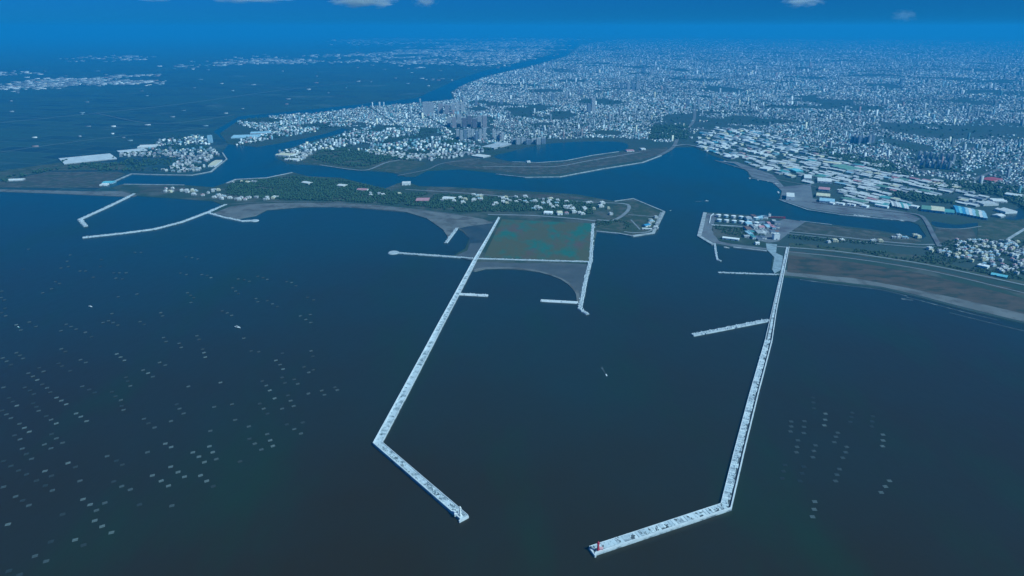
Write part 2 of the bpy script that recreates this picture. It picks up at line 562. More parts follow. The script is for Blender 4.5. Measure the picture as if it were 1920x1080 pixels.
# city mainland
P = [G(428, 270, 1.5), G(480, 275, 1.5), G(525, 268, 1.5), G(570, 259, 1.5), G(610, 250, 1.5), G(640, 240, 1.5), G(655, 243, 1.5), G(640, 250, 1.5), G(600, 260, 1.5), G(560, 272, 1.5),
     G(528, 284, 1.5), G(519, 296, 1.5), G(540, 307, 1.5), G(600, 310, 1.5), G(655, 318, 1.5), G(690, 320, 1.5), G(735, 323, 1.5), G(760, 331, 1.5), G(778, 331, 1.5), G(800, 320, 1.5),
     G(860, 317, 1.5), G(930, 324, 1.5), G(985, 331, 1.5), G(1050, 330, 1.5), G(1130, 315, 1.5), G(1205, 304, 1.5), G(1240, 291, 1.5), G(1262, 276, 1.5), G(1300, 275, 1.5),
     G(1335, 291, 1.5), G(1375, 305, 1.5), G(1402, 322, 1.5), G(1406, 333, 1.5), G(1450, 341, 1.5), G(1466, 356, 1.5), G(1461, 374, 1.5), G(1515, 393, 1.5), G(1575, 402, 1.5),
     G(1650, 409, 1.5), G(1700, 413, 1.5), G(1722, 421, 1.5), G(1737, 443, 1.5), G(1728, 449, 1.5), G(1700, 441, 1.5), G(1640, 431, 1.5), G(1560, 421, 1.5), G(1500, 414, 1.5), G(1430, 405, 1.5),
     G(1345, 399, 1.5), G(1322, 398, 1.5), G(1311, 442, 1.5), G(1338, 458, 1.5), G(1375, 464, 1.5), G(1438, 470, 1.5), G(1449, 480, 1.5), G(1446, 505, 1.5), G(1460, 518, 1.5),
     G(1500, 521, 1.5), G(1560, 529, 1.5), G(1650, 540, 1.5), G(1720, 556, 1.5), G(1800, 578, 1.5), G(1920, 606, 1.5), G(2400, 720, 1.5), (100000, 800), (100000, 100000), (9000, 100000),
     G(1085, 84, 1.5), G(1060, 105, 1.5), G(1000, 122, 1.5), G(912, 142, 1.5), G(870, 158, 1.5), G(845, 172, 1.5), G(850, 186, 1.5), G(790, 191, 1.5), G(690, 201, 1.5), G(600, 211, 1.5), G(450, 224, 1.5), G(412, 250, 1.5)]
land('mainland', P, 1.5, M['urban'], world=True)
# wooded spit between the sea and the inner channel
P = [(205, 352), (232, 345), (300, 346), (345, 347), (400, 351), (424, 343), (440, 337), (500, 334), (548, 323), (580, 331), (640, 333), (690, 346), (720, 354), (745, 344), (762, 340), (785, 349),
     (850, 351), (960, 357), (1080, 364), (1150, 377), (1187, 372), (1245, 396), (1225, 436), (1186, 442), (1118, 432), (1108, 490), (1095, 494), (895, 490), (880, 484), (850, 479), (872, 466), (880, 447), (868, 433),
     (856, 428), (842, 447), (830, 430), (800, 409), (760, 397), (700, 391), (640, 387), (560, 388), (500, 393), (480, 404), (440, 411), (412, 402), (392, 400), (420, 385), (400, 376), (350, 373), (310, 370), (255, 366)]
land('spit', P, 2.0, M['scrub'], rough=8)
# upper basin cut into the mainland: its own sheet of water
land('basin_water', [(925, 293), (960, 284), (1000, 273), (1060, 267), (1120, 265), (1168, 267), (1178, 276), (1160, 284), (1110, 291), (1060, 301), (1010, 304), (960, 303)], 2.0, M['water'], smooth_n=3, skirt=0.5)
land('basin_water', [(1748, 415), (1790, 421), (1828, 418), (1840, 421), (1800, 428), (1756, 425)], 2.0, M['water'], smooth_n=3, skirt=0.5)
land('basin_water', [(1888, 403), (1920, 386), (1960, 380), (1960, 398), (1915, 411), (1888, 411)], 1.9, M['water'], smooth_n=3, skirt=0.5)
# ground covers
land('park', [(575, 287), (620, 281), (700, 286), (770, 300), (800, 306), (770, 318), (740, 324), (700, 318), (640, 314), (590, 308), (566, 302)], 2.2, M['park'], smooth_n=3, skirt=1)
land('scrubland', [(830, 305), (880, 296), (930, 305), (1050, 306), (1110, 296), (1180, 283), (1250, 276), (1255, 284), (1235, 290), (1200, 300), (1130, 311), (1050, 326), (985, 327), (930, 320), (860, 313)], 2.3, M['redearth'], skirt=1)
land('scrubland', [(800, 353), (870, 355), (960, 361), (1070, 367), (1110, 373), (1060, 374), (940, 369), (800, 360)], 2.5, M['redearth'], skirt=1)
land('field', [(20, 336), (90, 322), (220, 322), (236, 326), (198, 345), (190, 352), (60, 352), (-60, 350)], 1.4, M['redearth'], skirt=1)
land('field', [(-60, 330), (60, 312), (120, 304), (230, 306), (245, 318), (90, 320), (10, 336)], 1.5, M['park'], skirt=1)
land('field', [(262, 351), (345, 350), (352, 358), (262, 361)], 2.5, M['redearth'], skirt=1)
land('scrubland', [(1150, 385), (1185, 378), (1238, 398), (1220, 430), (1186, 438), (1120, 428), (1118, 412), (1150, 405)], 2.6, M['park'], skirt=1)
land('heathland', [(1478, 470), (1560, 478), (1650, 490), (1760, 508), (1920, 545), (2400, 640), (2400, 690), (1920, 588), (1800, 560), (1700, 539), (1600, 521), (1520, 514), (1476, 510)], 2.4, M['heath'], skirt=1)
land('scrubland', [(1480, 473), (1560, 481), (1650, 493), (1760, 512), (1920, 551), (2100, 592), (2100, 606), (1920, 560), (1760, 520), (1650, 500), (1560, 487), (1480, 479)], 2.55, M['scrub'], skirt=1, rough=22, smooth_n=3)
land('beach', [(1474, 506), (1520, 510), (1600, 514), (1700, 529), (1800, 550), (1920, 578), (2400, 688), (2400, 718), (1920, 603), (1800, 574), (1720, 553), (1650, 537), (1560, 526), (1500, 519), (1466, 516)], 2.1, M['sand'], skirt=1, rough=10)
land('scrubland', [(1520, 418), (1560, 424), (1640, 434), (1700, 443), (1728, 452), (1700, 458), (1600, 450), (1500, 437), (1480, 430), (1500, 418)], 2.2, M['redearth'], skirt=1)
land('scrubland', [(1755, 429), (1822, 428), (1832, 446), (1800, 452), (1762, 456), (1745, 445)], 2.3, M['redearth'], skirt=1)
land('marsh', [(1834, 416), (1870, 412), (1905, 414), (1960, 402), (1960, 450), (1880, 449), (1832, 448)], 2.4, M['park'], skirt=1)
land('scrubland', [(1480, 455), (1600, 466), (1730, 480), (1800, 500), (1920, 528), (1920, 536), (1760, 502), (1600, 478), (1480, 464)], 2.25, M['park'], skirt=1)
land('quay_apron', [(1408, 331), (1450, 338), (1470, 350), (1520, 345), (1524, 372), (1600, 382), (1700, 398), (1725, 410), (1715, 416), (1650, 407), (1575, 400), (1515, 391), (1464, 374), (1466, 358), (1450, 343)], 2.2, M['apron'], skirt=1)
land('quay_apron', [(1345, 302), (1380, 303), (1450, 328), (1470, 350), (1452, 341), (1410, 332), (1402, 321), (1376, 306)], 2.0, M['apron'], skirt=1)
land('quay_apron', [(1326, 400), (1345, 402), (1334, 430), (1348, 452), (1370, 457), (1436, 465), (1447, 472), (1438, 468), (1375, 462), (1340, 456), (1314, 441)], 2.2, M['apron'], skirt=1)
land('quay_apron', [(1400, 427), (1448, 421), (1470, 410), (1510, 416), (1480, 436), (1460, 452), (1440, 455), (1400, 446)], 2.3, M['apron'], skirt=1)
land('quay_apron', [(1436, 456), (1457, 458), (1455, 474), (1468, 480), (1466, 505), (1452, 512), (1448, 505), (1452, 482), (1438, 468)], 2.4, M['paleapron'], skirt=1)
land('waste_ground', [(1335, 421), (1400, 428), (1445, 440), (1440, 462), (1350, 452), (1338, 440)], 2.25, M['scrub'], skirt=1)
land('beach', [(400, 400), (430, 388), (470, 382), (560, 380), (640, 381), (720, 386), (790, 394), (860, 403), (905, 410), (925, 418), (880, 424), (862, 427), (858, 428), (842, 447), (830, 430), (800, 409), (760, 397), (700, 391),
      (640, 387), (560, 388), (500, 393), (480, 404), (440, 411), (412, 402)], 2.7, M['sand'], skirt=1.5, rough=6)
land('mudflat', [(862, 428), (930, 412), (912, 445), (886, 480), (876, 474), (880, 447), (870, 433)], 2.35, M['mud'], skirt=1)
land('sandbank', [(905, 455), (890, 490), (876, 486), (852, 480), (876, 470), (882, 456)], 2.8, M['wetsand'], skirt=1)
land('beach', [(-300, 352), (0, 355), (90, 357), (180, 359), (235, 358), (262, 364), (250, 369), (180, 366), (90, 362), (0, 359), (-300, 356)], 1.9, M['sand'], skirt=1)
land('beach', [(893, 491), (950, 493), (1020, 493), (1104, 496), (1098, 530), (1090, 570), (1082, 568), (1080, 552), (1072, 540), (1052, 524), (1010, 510), (960, 504), (910, 504), (888, 509)], 1.6, M['wetsand'], skirt=2, smooth_n=2)
land('beach', [(894, 503), (930, 500), (985, 503), (1035, 514), (1068, 530), (1078, 545), (1085, 545), (1088, 572), (1082, 568), (1080, 552), (1072, 540), (1052, 524), (1010, 510), (960, 504), (910, 504), (890, 508)], 1.9, M['sand'], skirt=1, smooth_n=2)
# algae lagoon inside its walls
land('lagoon', [(941, 411), (1112, 419), (1104, 489), (907, 482)], 2.9, M['lagoon'], skirt=0.5)

for pts, wd in (([(1500, 524), (1560, 532), (1650, 543), (1700, 555)], 9), ([(1700, 557), (1735, 566), (1800, 583), (1870, 600)], 7), ([(1690, 560), (1712, 563)], 14), ([(880, 593), (881, 594)], 1),
                ([(580, 388), (660, 389), (740, 396)], 12), ([(1780, 586), (1860, 606), (1960, 630)], 6)):
    if wd > 1: strip('surf', pts, wd, 0.4, M['foam'], sm=5, th=0.3)

# ---------------------------------------------------------------- roads
ROADS = [
    ([(600, 309), (655, 317), (690, 318), (730, 303), (790, 296), (860, 290)], 16, 2.8, 'paleroad'),
    ([(745, 329), (800, 318), (830, 306), (900, 297)], 12, 2.7, 'road'),
    ([(905, 312), (960, 312), (1040, 312), (1100, 302), (1200, 285)], 14, 2.9, 'paleroad'),
    ([(1262, 274), (1285, 271), (1310, 275)], 22, 6.0, 'paleroad'),
    ([(1235, 292), (1262, 276), (1275, 250), (1300, 228), (1303, 190)], 30, 2.9, 'road'),
    ([(760, 355), (860, 361), (960, 369), (1080, 377), (1160, 381)], 12, 3.2, 'paleroad'),
    ([(1160, 381), (1178, 384), (1176, 396), (1152, 412), (1120, 412)], 18, 3.3, 'paleroad'),
    ([(915, 402), (1000, 404), (1080, 410), (1116, 414)], 16, 3.2, 'paleroad'),
    ([(1178, 402), (1225, 406)], 8, 3.2, 'paleroad'),
    ([(1183, 412), (1200, 430)], 8, 3.25, 'paleroad'),
    ([(1170, 434), (1190, 436), (1222, 431), (1240, 398)], 12, 3.1, 'paleroad'),
    ([(1478, 434), (1560, 442), (1650, 452), (1720, 458), (1752, 458)], 12, 3.0, 'paleroad'),
    ([(1478, 438), (1560, 447), (1650, 457), (1720, 463), (1756, 463)], 8, 3.05, 'paleroad'),
    ([(1456, 462), (1560, 470), (1650, 482), (1760, 500), (1920, 534), (2000, 552)], 12, 3.0, 'paleroad'),
    ([(1478, 472), (1560, 480), (1650, 492), (1760, 511), (1920, 549), (2000, 568)], 7, 3.0, 'paleroad'),
    ([(1756, 470), (1775, 462), (1792, 450)], 9, 3.1, 'road'),
    ([(1524, 378), (1600, 388), (1690, 398), (1720, 402), (1735, 412), (1750, 440), (1762, 462)], 20, 4.5, 'apron'),
    ([(1530, 390), (1600, 398), (1690, 404), (1716, 411)], 10, 3.1, 'road'),
    ([(1408, 325), (1460, 337), (1530, 350)], 12, 3.2, 'road'),
    ([(1340, 300), (1400, 318), (1450, 330)], 12, 3.1, 'road'),
    ([(425, 383), (520, 378), (640, 380), (740, 388), (860, 402)], 7, 3.5, 'road'),
    ([(1305, 240), (1420, 262), (1540, 290), (1640, 305), (1800, 330)], 26, 2.5, 'road'),
    ([(1780, 360), (1840, 330), (1920, 300)], 24, 2.55, 'road'),
    ([(1890, 448), (1905, 439), (1925, 427)], 14, 3.2, 'seawall'),
    ([(1752, 427), (1800, 429), (1840, 424)], 7, 3.2, 'paleroad'),
    ([(0, 230), (180, 212), (330, 196), (520, 170), (700, 150)], 14, 2.0, 'road'),
    ([(0, 285), (200, 258), (390, 240)], 9, 2.0, 'road'),
    ([(180, 212), (300, 232), (440, 215)], 12, 2.0, 'road'),
]
for pts, wd, z, mt in ROADS:
    strip('road', pts, wd, z, M[mt], sm=5)

# ---------------------------------------------------------------- seawalls and quay walls
WALLS = [
    ([(197, 347), (246, 325.5), (290, 327), (360, 328), (396, 321), (408, 311)], 12, 'pale seawall round the fishing harbour below the far-left town'),
    ([(408, 311), (425, 298), (417, 286)], 9, 'short quay wall at the tip of the far-left town'),
    ([(232, 345), (345, 346.5)], 10, 'straight pale quay wall across the harbour mouth channel'),
    ([(425, 343), (442, 336), (500, 333), (548, 323)], 13, 'pale seawall along the north shore of the wooded spit'),
    ([(930, 326), (985, 332), (1050, 331), (1130, 316), (1205, 304), (1240, 291)], 9, 'long stone embankment below the strip between basin and channel'),
    ([(960, 303), (1010, 304.5), (1060, 301), (1110, 291), (1160, 284)], 8, 'low embankment along the south edge of the upper basin'),
    ([(1152, 377), (1187, 372), (1245, 396)], 9, 'quay wall on the north-east edge of the pointed headland'),
    ([(1245, 396), (1225, 436), (1186, 442)], 14, 'thick quay wall on the harbour side of the pointed headland'),
    ([(1186, 442), (1160, 437), (1118, 433)], 9, 'low wall from the headland back to the lagoon'),
    ([(1322, 398), (1311, 442), (1338, 458)], 18, 'rounded seawall at the west end of the cargo peninsula'),
    ([(1375, 463), (1438, 470)], 10, 'quay wall behind the small boat basin of the peninsula'),
    ([(1404, 333), (1450, 341)], 7, 'quay wall of the fishing boat berths'),
    ([(1461, 374), (1515, 393), (1575, 402), (1650, 409), (1700, 413)], 8, 'long cargo quay wall along the inner dock'),
    ([(1500, 414), (1560, 421)], 7, 'pale quay wall beside the red hulled ship'),
]
for pts, wd, lb in WALLS:
    o = strip('seawall', pts, wd, 3.9, M['seawall'], lb, 'seawall', kind=None, sm=0, th=4.5)

# ---------------------------------------------------------------- armour blocks (rough concrete units) as numpy boxes
CUBE = np.array([(-1, -1, -1), (1, -1, -1), (1, 1, -1), (-1, 1, -1), (-1, -1, 1), (1, -1, 1), (1, 1, 1), (-1, 1, 1)], float) * 0.5
CF = np.array([(3, 2, 1, 0), (4, 5, 6, 7), (0, 1, 5, 4), (1, 2, 6, 5), (2, 3, 7, 6), (3, 0, 4, 7)])


def rot3(n):
    q = rng.normal(size=(n, 4)); q /= np.linalg.norm(q, axis=1)[:, None]
    a, b, c, d = q.T
    return np.stack([np.stack([1 - 2 * (c * c + d * d), 2 * (b * c - a * d), 2 * (b * d + a * c)], -1),
                     np.stack([2 * (b * c + a * d), 1 - 2 * (b * b + d * d), 2 * (c * d - a * b)], -1),
                     np.stack([2 * (b * d - a * c), 2 * (c * d + a * b), 1 - 2 * (b * b + c * c)], -1)], 1)


def blocks(C, size):
    """randomly tumbled blocks at centres C (n,3)"""
    n = len(C)
    V = CUBE[None] * (np.asarray(size).reshape(-1, 1, 1) * rng.uniform(0.7, 1.25, (n, 1, 3)))
    V = np.einsum('nij,nkj->nki', rot3(n), V) + C[:, None, :]
    Fq = (CF[None] + (np.arange(n) * 8)[:, None, None]).reshape(-1, 4)
    return V.reshape(-1, 3), Fq


def along(pts, step):
    """samples of a world polyline: x, y, unit normal"""
    out = []
    for a, b in zip(pts[:-1], pts[1:]):
        a, b = np.array(a), np.array(b)
        L = np.linalg.norm(b - a); k = max(1, int(L / step))
        t = (np.arange(k) + 0.5) / k
        d = (b - a) / L
        p = a + (b - a) * t[:, None]
        out.append(np.hstack([p, np.repeat([[-d[1], d[0]]], k, 0)]))
    return np.vstack(out)


def armour(name, pts, o0, o1, z0, z1, size, dens, parent):
    s = along(pts, size / dens)
    rep = max(1, int(abs(o1 - o0) / size * dens))
    s = np.repeat(s, rep, 0)
    t = rng.uniform(0, 1, len(s))
    off = o0 + (o1 - o0) * t
    C = np.stack([s[:, 0] + s[:, 2] * off, s[:, 1] + s[:, 3] * off, z0 + (z1 - z0) * t + rng.normal(0, size * 0.15, len(s))], 1)
    C[:, :2] += rng.normal(0, size * 0.35, (len(s), 2))
    V, Fq = blocks(C, np.full(len(s), size))
    o = link(name, npmesh(name, V, Fq, M['armour']), parent); o['kind'] = 'stuff'
    return o


def breakwater(label, px, width, seaward, deck='cap', inner=True, zd=3.6, par=3.2, group=None):
    """harbour breakwater: caisson body, deck cap, parapet on the seaward side, armour blocks on the other"""
    p = [G(a, b, 0) for a, b in px]
    r = empty('breakwater', (*p[0], 0)); tag(r, label, 'breakwater', group)
    q = [(x - p[0][0], y - p[0][1]) for x, y in p]
    W = list(width) if isinstance(width, (list, tuple)) else [width] * len(q)
    mb = MB(); mb.add(*ribbon(q, [v + 1.5 for v in W], -3, zd - 0.6, top=W)); mb.build('caisson', M['concrete'], r)
    mb = MB(); mb.add(*ribbon(offset(q, -seaward * 0.5), [v - 3.2 for v in W], zd - 0.6, zd)); mb.build('deck', M[deck], r)
    mb = MB(); mb.add(*ribbon(offset(q, [seaward * (v / 2 - 1.3) for v in W]), 2.4, zd - 0.6, zd + par)); mb.build('parapet', M['paleconcrete'], r)
    if inner:
        mb = MB(); mb.add(*ribbon(offset(q, [-seaward * (v / 2 - 0.5) for v in W]), 1.4, zd - 0.6, zd + 1.3)); mb.build('kerb', M['paleconcrete'], r)
    return r, q


# east breakwater, the long one with tumbled blocks behind its parapet
E_PX = [(1477, 465), (1467, 513), (1452, 582), (1441, 640), (1413, 742), (1386, 848), (1361, 952), (1110, 1035)]
r, q = breakwater('long jointed breakwater on the east side, ending at the red beacon', E_PX, [12, 13, 15, 21, 22, 22, 22, 22], 1, deck='gutter')
# raised cap of cast blocks whose edge toward the parapet is notched and uneven
mb = MB()
for k0, k1, lo, hi, edge in ((3, 6, -10.2, 5.8, 2.8), (6, 7, -10.2, 6.2, 1.3), (0, 3, -5, 3.4, .8)):
    s_ = along(q[k0:k1 + 1], 7.5)
    for i, (x_, y_, nx_, ny_) in enumerate(s_):
        tp = 1.0 if k0 else 1.0
        e = hi - abs(rng.normal(0, edge)) - (4.0 if rng.random() < (.16 if k0 == 3 else .04) else 0)
        l0 = lo + (rng.uniform(0, .8))
        if k0 == 0: e = min(e, 3.4); l0 = -4.6
        mid = (e + l0) / 2
        a_ = math.atan2(ny_, nx_)
        mb.box(x_ + nx_ * mid, y_ + ny_ * mid, 3.0, e - l0, 7.5 * (.96 if rng.random() > .25 else .80), 1.5 + rng.uniform(-.25, .35), int(rng.random() * 3), a_ + rng.normal(0, .02))
o = mb.build('capping_blocks', [M['cap_a'], M['cap_b'], M['cap_c']], r); o['kind'] = 'stuff'
armour('armour_blocks', q[3:7], -10.8, 3.0, 3.2, 4.7, 2.2, 0.36, r)
armour('armour_blocks', q[6:8], -8, 5, 4.1, 4.6, 2.0, 0.30, r)
EAST = (r, q)

W_PX = [(936, 409), (915, 447), (893, 485), (858, 551), (828, 607), (795, 670), (759, 738), (736, 781), (708, 833), (870, 973)]
r, q = breakwater('long jointed breakwater on the west side, ending at the white lighthouse', W_PX, [10, 11, 15, 17, 18, 19, 20, 20, 20, 20], -1)
armour('armour_blocks', q[7:9], -6.5, 6.5, 3.5, 4.0, 1.8, 0.22, r)
armour('armour_blocks', q[8:10], -6.5, 6.5, 3.5, 4.2, 2.0, 0.40, r)
armour('armour_blocks', q[2:8], -5, 5, 3.4, 3.9, 1.8, 0.14, r)


def cell_shade(q, n, lo, hi, parent, zt=3.66):  # dark slabs stand in for shaded open cells of the caisson deck
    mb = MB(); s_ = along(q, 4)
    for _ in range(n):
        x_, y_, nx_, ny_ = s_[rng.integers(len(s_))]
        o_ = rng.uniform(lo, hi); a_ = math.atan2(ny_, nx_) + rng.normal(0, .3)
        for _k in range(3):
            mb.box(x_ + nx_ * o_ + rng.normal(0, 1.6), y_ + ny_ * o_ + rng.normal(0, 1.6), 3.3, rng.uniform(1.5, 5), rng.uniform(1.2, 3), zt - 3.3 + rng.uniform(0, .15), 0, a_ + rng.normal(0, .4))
    o = mb.build('cell_shade_slabs', M['gutter'], parent); o['kind'] = 'stuff'


cell_shade(q[8:10], 26, -6.5, 4, r)
cell_shade(q[2:9], 22, -3, 4, r)
cell_shade(EAST[1][6:8], 26, -7.5, 4.5, EAST[0], 4.95)


def groyne(label, px, width, z=3.0, mat='oldconcrete', size=2.6, dens=0.5, head=None, group=None):
    p = [G(a, b, 0) for a, b in px]
    r = empty('groyne', (*p[0], 0)); tag(r, label, 'groyne', group)
    q = [(x - p[0][0], y - p[0][1]) for x, y in p]
    mb = MB(); mb.add(*ribbon(q, width, -2, z, top=width * 0.6)); mb.build('mound', M[mat], r)
    armour('armour_blocks', q, -width * 0.42, width * 0.42, z * 0.75, z * 0.95, size, dens, r)
    if head:
        hx, hy = q[-1]
        mb = MB(); mb.lathe(0, 0, [(head, -2), (head * 0.75, z + 0.3)], 18)
        o = mb.build('round_head', M[mat], r); o.location = (hx, hy, 0)
    return r


groyne('pale groyne running west from the lagoon corner to a rounded head', [(893, 486), (850, 482), (790, 478), (738, 474)], 17, head=27)
groyne('short white groyne stub on the inner side of the west breakwater', [(862, 552), (915, 555)], 19, 3.5, 'paleconcrete', 2.6, 0.35)
groyne('short white groyne attached to the jagged mole', [(1084, 568), (1014, 564)], 19, 3.5, 'paleconcrete', 2.6, 0.3)
groyne('jagged mole running south from the lagoon to a bent foot', [(1112, 420), (1107, 489), (1097, 530), (1087, 580), (1102, 590)], 18, 3.2, size=3.6)
groyne('short groyne at the east end of the curved beach', [(857, 428), (836, 456)], 18)
groyne('long pale wall along the south edge of the lagoon', [(893, 486), (960, 488), (1030, 490), (1107, 492)], 15, 4.4)
groyne('pale spur reaching west from the east breakwater', [(1441, 601), (1400, 609), (1350, 619), (1298, 629)], 21, 3.6, size=3.4)
groyne('faint low mole closing the small basin from the south', [(1462, 515), (1400, 513), (1346, 511)], 13, 1.6)
groyne('thin hooked mole at the west side of the small basin', [(1340, 457), (1342, 474), (1345, 488), (1352, 490)], 12, 3.0)
groyne('thick west mole of the old harbour with a square end', [(252, 364), (205, 387), (150, 412), (161, 425)], 24, 3.4)
groyne('very long east mole of the old harbour bending along the coast', [(424, 384), (388, 399), (340, 417), (290, 430), (230, 438), (155, 446)], 22, 3.4)
groyne('short branch of the long mole ending in a blob', [(392, 400), (420, 408), (455, 415), (478, 414)], 19, 3.2, head=22)

# ---------------------------------------------------------------- lighthouses
def lighthouse(name, label, px, py, tall, main, accent, hut):
    x, y = G(px, py, 3.6)
    r = empty(name, (x, y, 3.6)); tag(r, label, 'lighthouse')
    s = tall / 27
    mb = MB(); mb.lathe(0, 0, [(5.5 * s, 0), (5.5 * s, 1.2), (4.6 * s, 1.3), (4.6 * s, 2.6)], 8); mb.build('plinth', M['paleconcrete'], r)
    mb = MB(); mb.lathe(0, 0, [(2.7 * s, 2.6), (2.3 * s, 8), (1.8 * s, 19 * s)], 16); mb.build('tower', main, r)
    mb = MB(); mb.lathe(0, 0, [(1.8 * s, 19 * s), (3.0 * s, 19.6 * s), (3.0 * s, 20.2 * s)], 16); mb.build('gallery', main, r)
    mb = MB()
    for k in range(12):
        a = k * math.pi / 6
        mb.bar((2.9 * s * math.cos(a), 2.9 * s * math.sin(a), 20.2 * s), (2.9 * s * math.cos(a), 2.9 * s * math.sin(a), 21.4 * s), 0.08)
    mb.lathe(0, 0, [(2.95 * s, 21.3 * s), (2.95 * s, 21.45 * s)], 16); mb.build('railing', accent, r)
    mb = MB(); mb.lathe(0, 0, [(1.7 * s, 20.2 * s), (1.7 * s, 23.4 * s)], 12); ln = mb.build('lantern', M['glass'], r)
    mb = MB(); mb.lathe(0, 0, [(2.1 * s, 23.4 * s), (1.2 * s, 24.8 * s), (0.2 * s, 25.6 * s)], 12); mb.bar((0, 0, 25.4 * s), (0, 0, tall), 0.18); mb.build('dome', accent, r)
    mb = MB(); mb.box(0, -3.2 * s, 2.6, 1.4, 0.5, 2.6); mb.build('door', M['slate'], r)
    mb = MB(); mb.box(*hut, 0, 6, 5, 5.5); mb.box(hut[0], hut[1], 5.5, 6.8, 5.8, 0.5); mb.build('annex', M['pinkwash'] if name == 'red_lighthouse' else main, r)
    return r


M['pinkwash'] = painted('pink_wash', (0.75, 0.42, 0.45))
lighthouse('white_lighthouse', 'slim white lighthouse on the tip of the west breakwater', 863, 968, 25, M['bright'], M['bright'], (-8, 1))
lighthouse('red_lighthouse', 'slim red lighthouse on the tip of the east breakwater', 1121, 1034, 24, M['redpaint'], M['redpaint'], (6.2, 2.5))
# low rims round the two breakwater ends
for px_, nm in (((870, 973), 'west'), ((1110, 1035), 'east')):
    x, y = G(*px_, 3.6)
    a = math.atan2(G(*W_PX[-1])[1] - G(*W_PX[-2])[1], G(*W_PX[-1])[0] - G(*W_PX[-2])[0]) if nm == 'west' else math.atan2(G(*E_PX[-1])[1] - G(*E_PX[-2])[1], G(*E_PX[-1])[0] - G(*E_PX[-2])[0])
    mb = MB(); mb.box(-1, 0, -5.6, 3.0, 22.5, 7.0)
    o = mb.build('pierhead_wall', M['paleconcrete']); o.location = (x, y, 3.6); o.rotation_euler = (0, 0, a)
    tag(o, 'raised end wall of the %s breakwater beside the %s lighthouse' % (nm, 'white' if nm == 'west' else 'red'), 'pier wall')

# ---------------------------------------------------------------- oyster rafts
def raft_mesh(mat, seed):
    rr = random.Random(seed)
    mb = MB()
    Lx, Ly = 8.6, 7.4
    for i in range(8):
        x = -Lx / 2 + Lx * i / 7
        mb.bar((x, -Ly / 2 - rr.uniform(0, .5), .35), (x + rr.uniform(-.2, .2), Ly / 2 + rr.uniform(0, .5), .35), 0.22, n=5)
    for i in range(6):
        y = -Ly / 2 + Ly * i / 5
        mb.bar((-Lx / 2 - .4, y, .7), (Lx / 2 + .4, y + rr.uniform(-.2, .2), .7), 0.20, n=5)
    for i in range(4):
        for j in (-1, 1):
            mb.box(-Lx / 2 + Lx * (i + .5) / 4, j * Ly * .36, -.3, 1.5, .9, .8)
    return mb.me('oyster_raft', mat)


RM = [raft_mesh(M['bamboo_dim'], 1), raft_mesh(M['bamboo'], 2), raft_mesh(M['bamboo_bright'], 3)]
L4 = """160,82 130,195 395,115 378,150 343,188 385,180 450,205 480,205 525,240 570,140 565,180 640,215 672,215 710,215 652,245 688,250 760,100 793,100 1047,125 1080,130 1112,137
1015,217 1048,225 1135,225 1165,230 1187,243 1340,250 1375,254 1403,263 1450,235 1480,243 1503,252 1613,265 1640,270 1665,288 1730,353 1765,368 1308,300 1325,318 1342,332 1440,360 1450,378 1503,372 1533,390
1560,405 1055,328 1073,342 1090,355 1075,382 312,265 335,275 290,305 240,328 10,318 8,355 25,368 28,415 8,440 32,457 92,508 105,522 118,537 165,492 203,517 372,505 400,518 428,532 343,541 480,550 515,575
610,485 637,495 662,510 630,445 580,495 788,490 812,505 905,440 915,458 665,350 770,335 1250,430 1278,441 1303,455 1372,583 1108,570 1120,590 1140,645 1148,665 1155,690 920,580 935,602 1008,612 1020,635
1413,655 1455,660 1588,668 1552,708 1575,732 1592,757 1587,805 1603,835 1475,825 1498,850 1518,877 1545,922 1620,905 1635,935 1652,965 1460,952 1483,980 1505,1008 1587,980 1710,745 1737,776 1762,762
1810,878 1825,902 1883,860 1897,875 1750,655 1760,685 1745,450 1720,478 1748,495 1690,458 1675,840 1655,815 1735,895 93,665 112,680 130,697 15,695 38,713 62,732 345,643 368,658 453,705 483,720 330,725
350,740 395,767 220,750 245,770 160,780 185,798 210,818 238,843 265,863 283,887 318,918 345,935 373,955 428,1007 455,1025 487,1050 140,860 170,877 190,898 20,860 50,920 72,940 95,963 12,990 37,1012 62,1033
110,1065 185,950 205,970 218,992 260,1022 288,1042 317,1063 657,672 678,690 700,708 898,720 930,735 805,763 833,780 860,800 708,803 720,825 733,852 463,854 502,872 533,890 630,885 650,910 680,932 685,965
695,987 1240,833 1305,955 1205,970 1323,1043 995,955 1010,980 1033,1007 810,1037 835,1062 962,1050 1613,1068 1703,1058 1060,855""".split()
L5 = """137,248 165,270 82,290 113,312 290,283 317,307 352,332 250,341 287,363 125,365 148,395 178,422 870,246 1503,283 1520,318 1535,350 1403,310 1433,337 1470,370 1400,240 1655,255 1693,280 1183,265 930,337
963,356 1085,386 1119,410 1150,441 1178,352 1197,385 1217,424 383,446 425,468 603,407 655,433 688,456 253,491 290,518 205,545 255,573 295,600 62,462 105,488 150,510 20,435 960,467 1002,497 1038,523 857,516
907,546 948,574 1128,516 1163,547 1200,577 450,546 640,550 685,577 733,595 467,650 507,680 543,712 88,634 127,657 163,684 352,735 785,680 967,686 590,670 533,770 575,802 627,837 45,791 423,878 470,908 287,888
197,969 260,998 50,1053 110,1075 830,385 1350,437 20,580""".split()
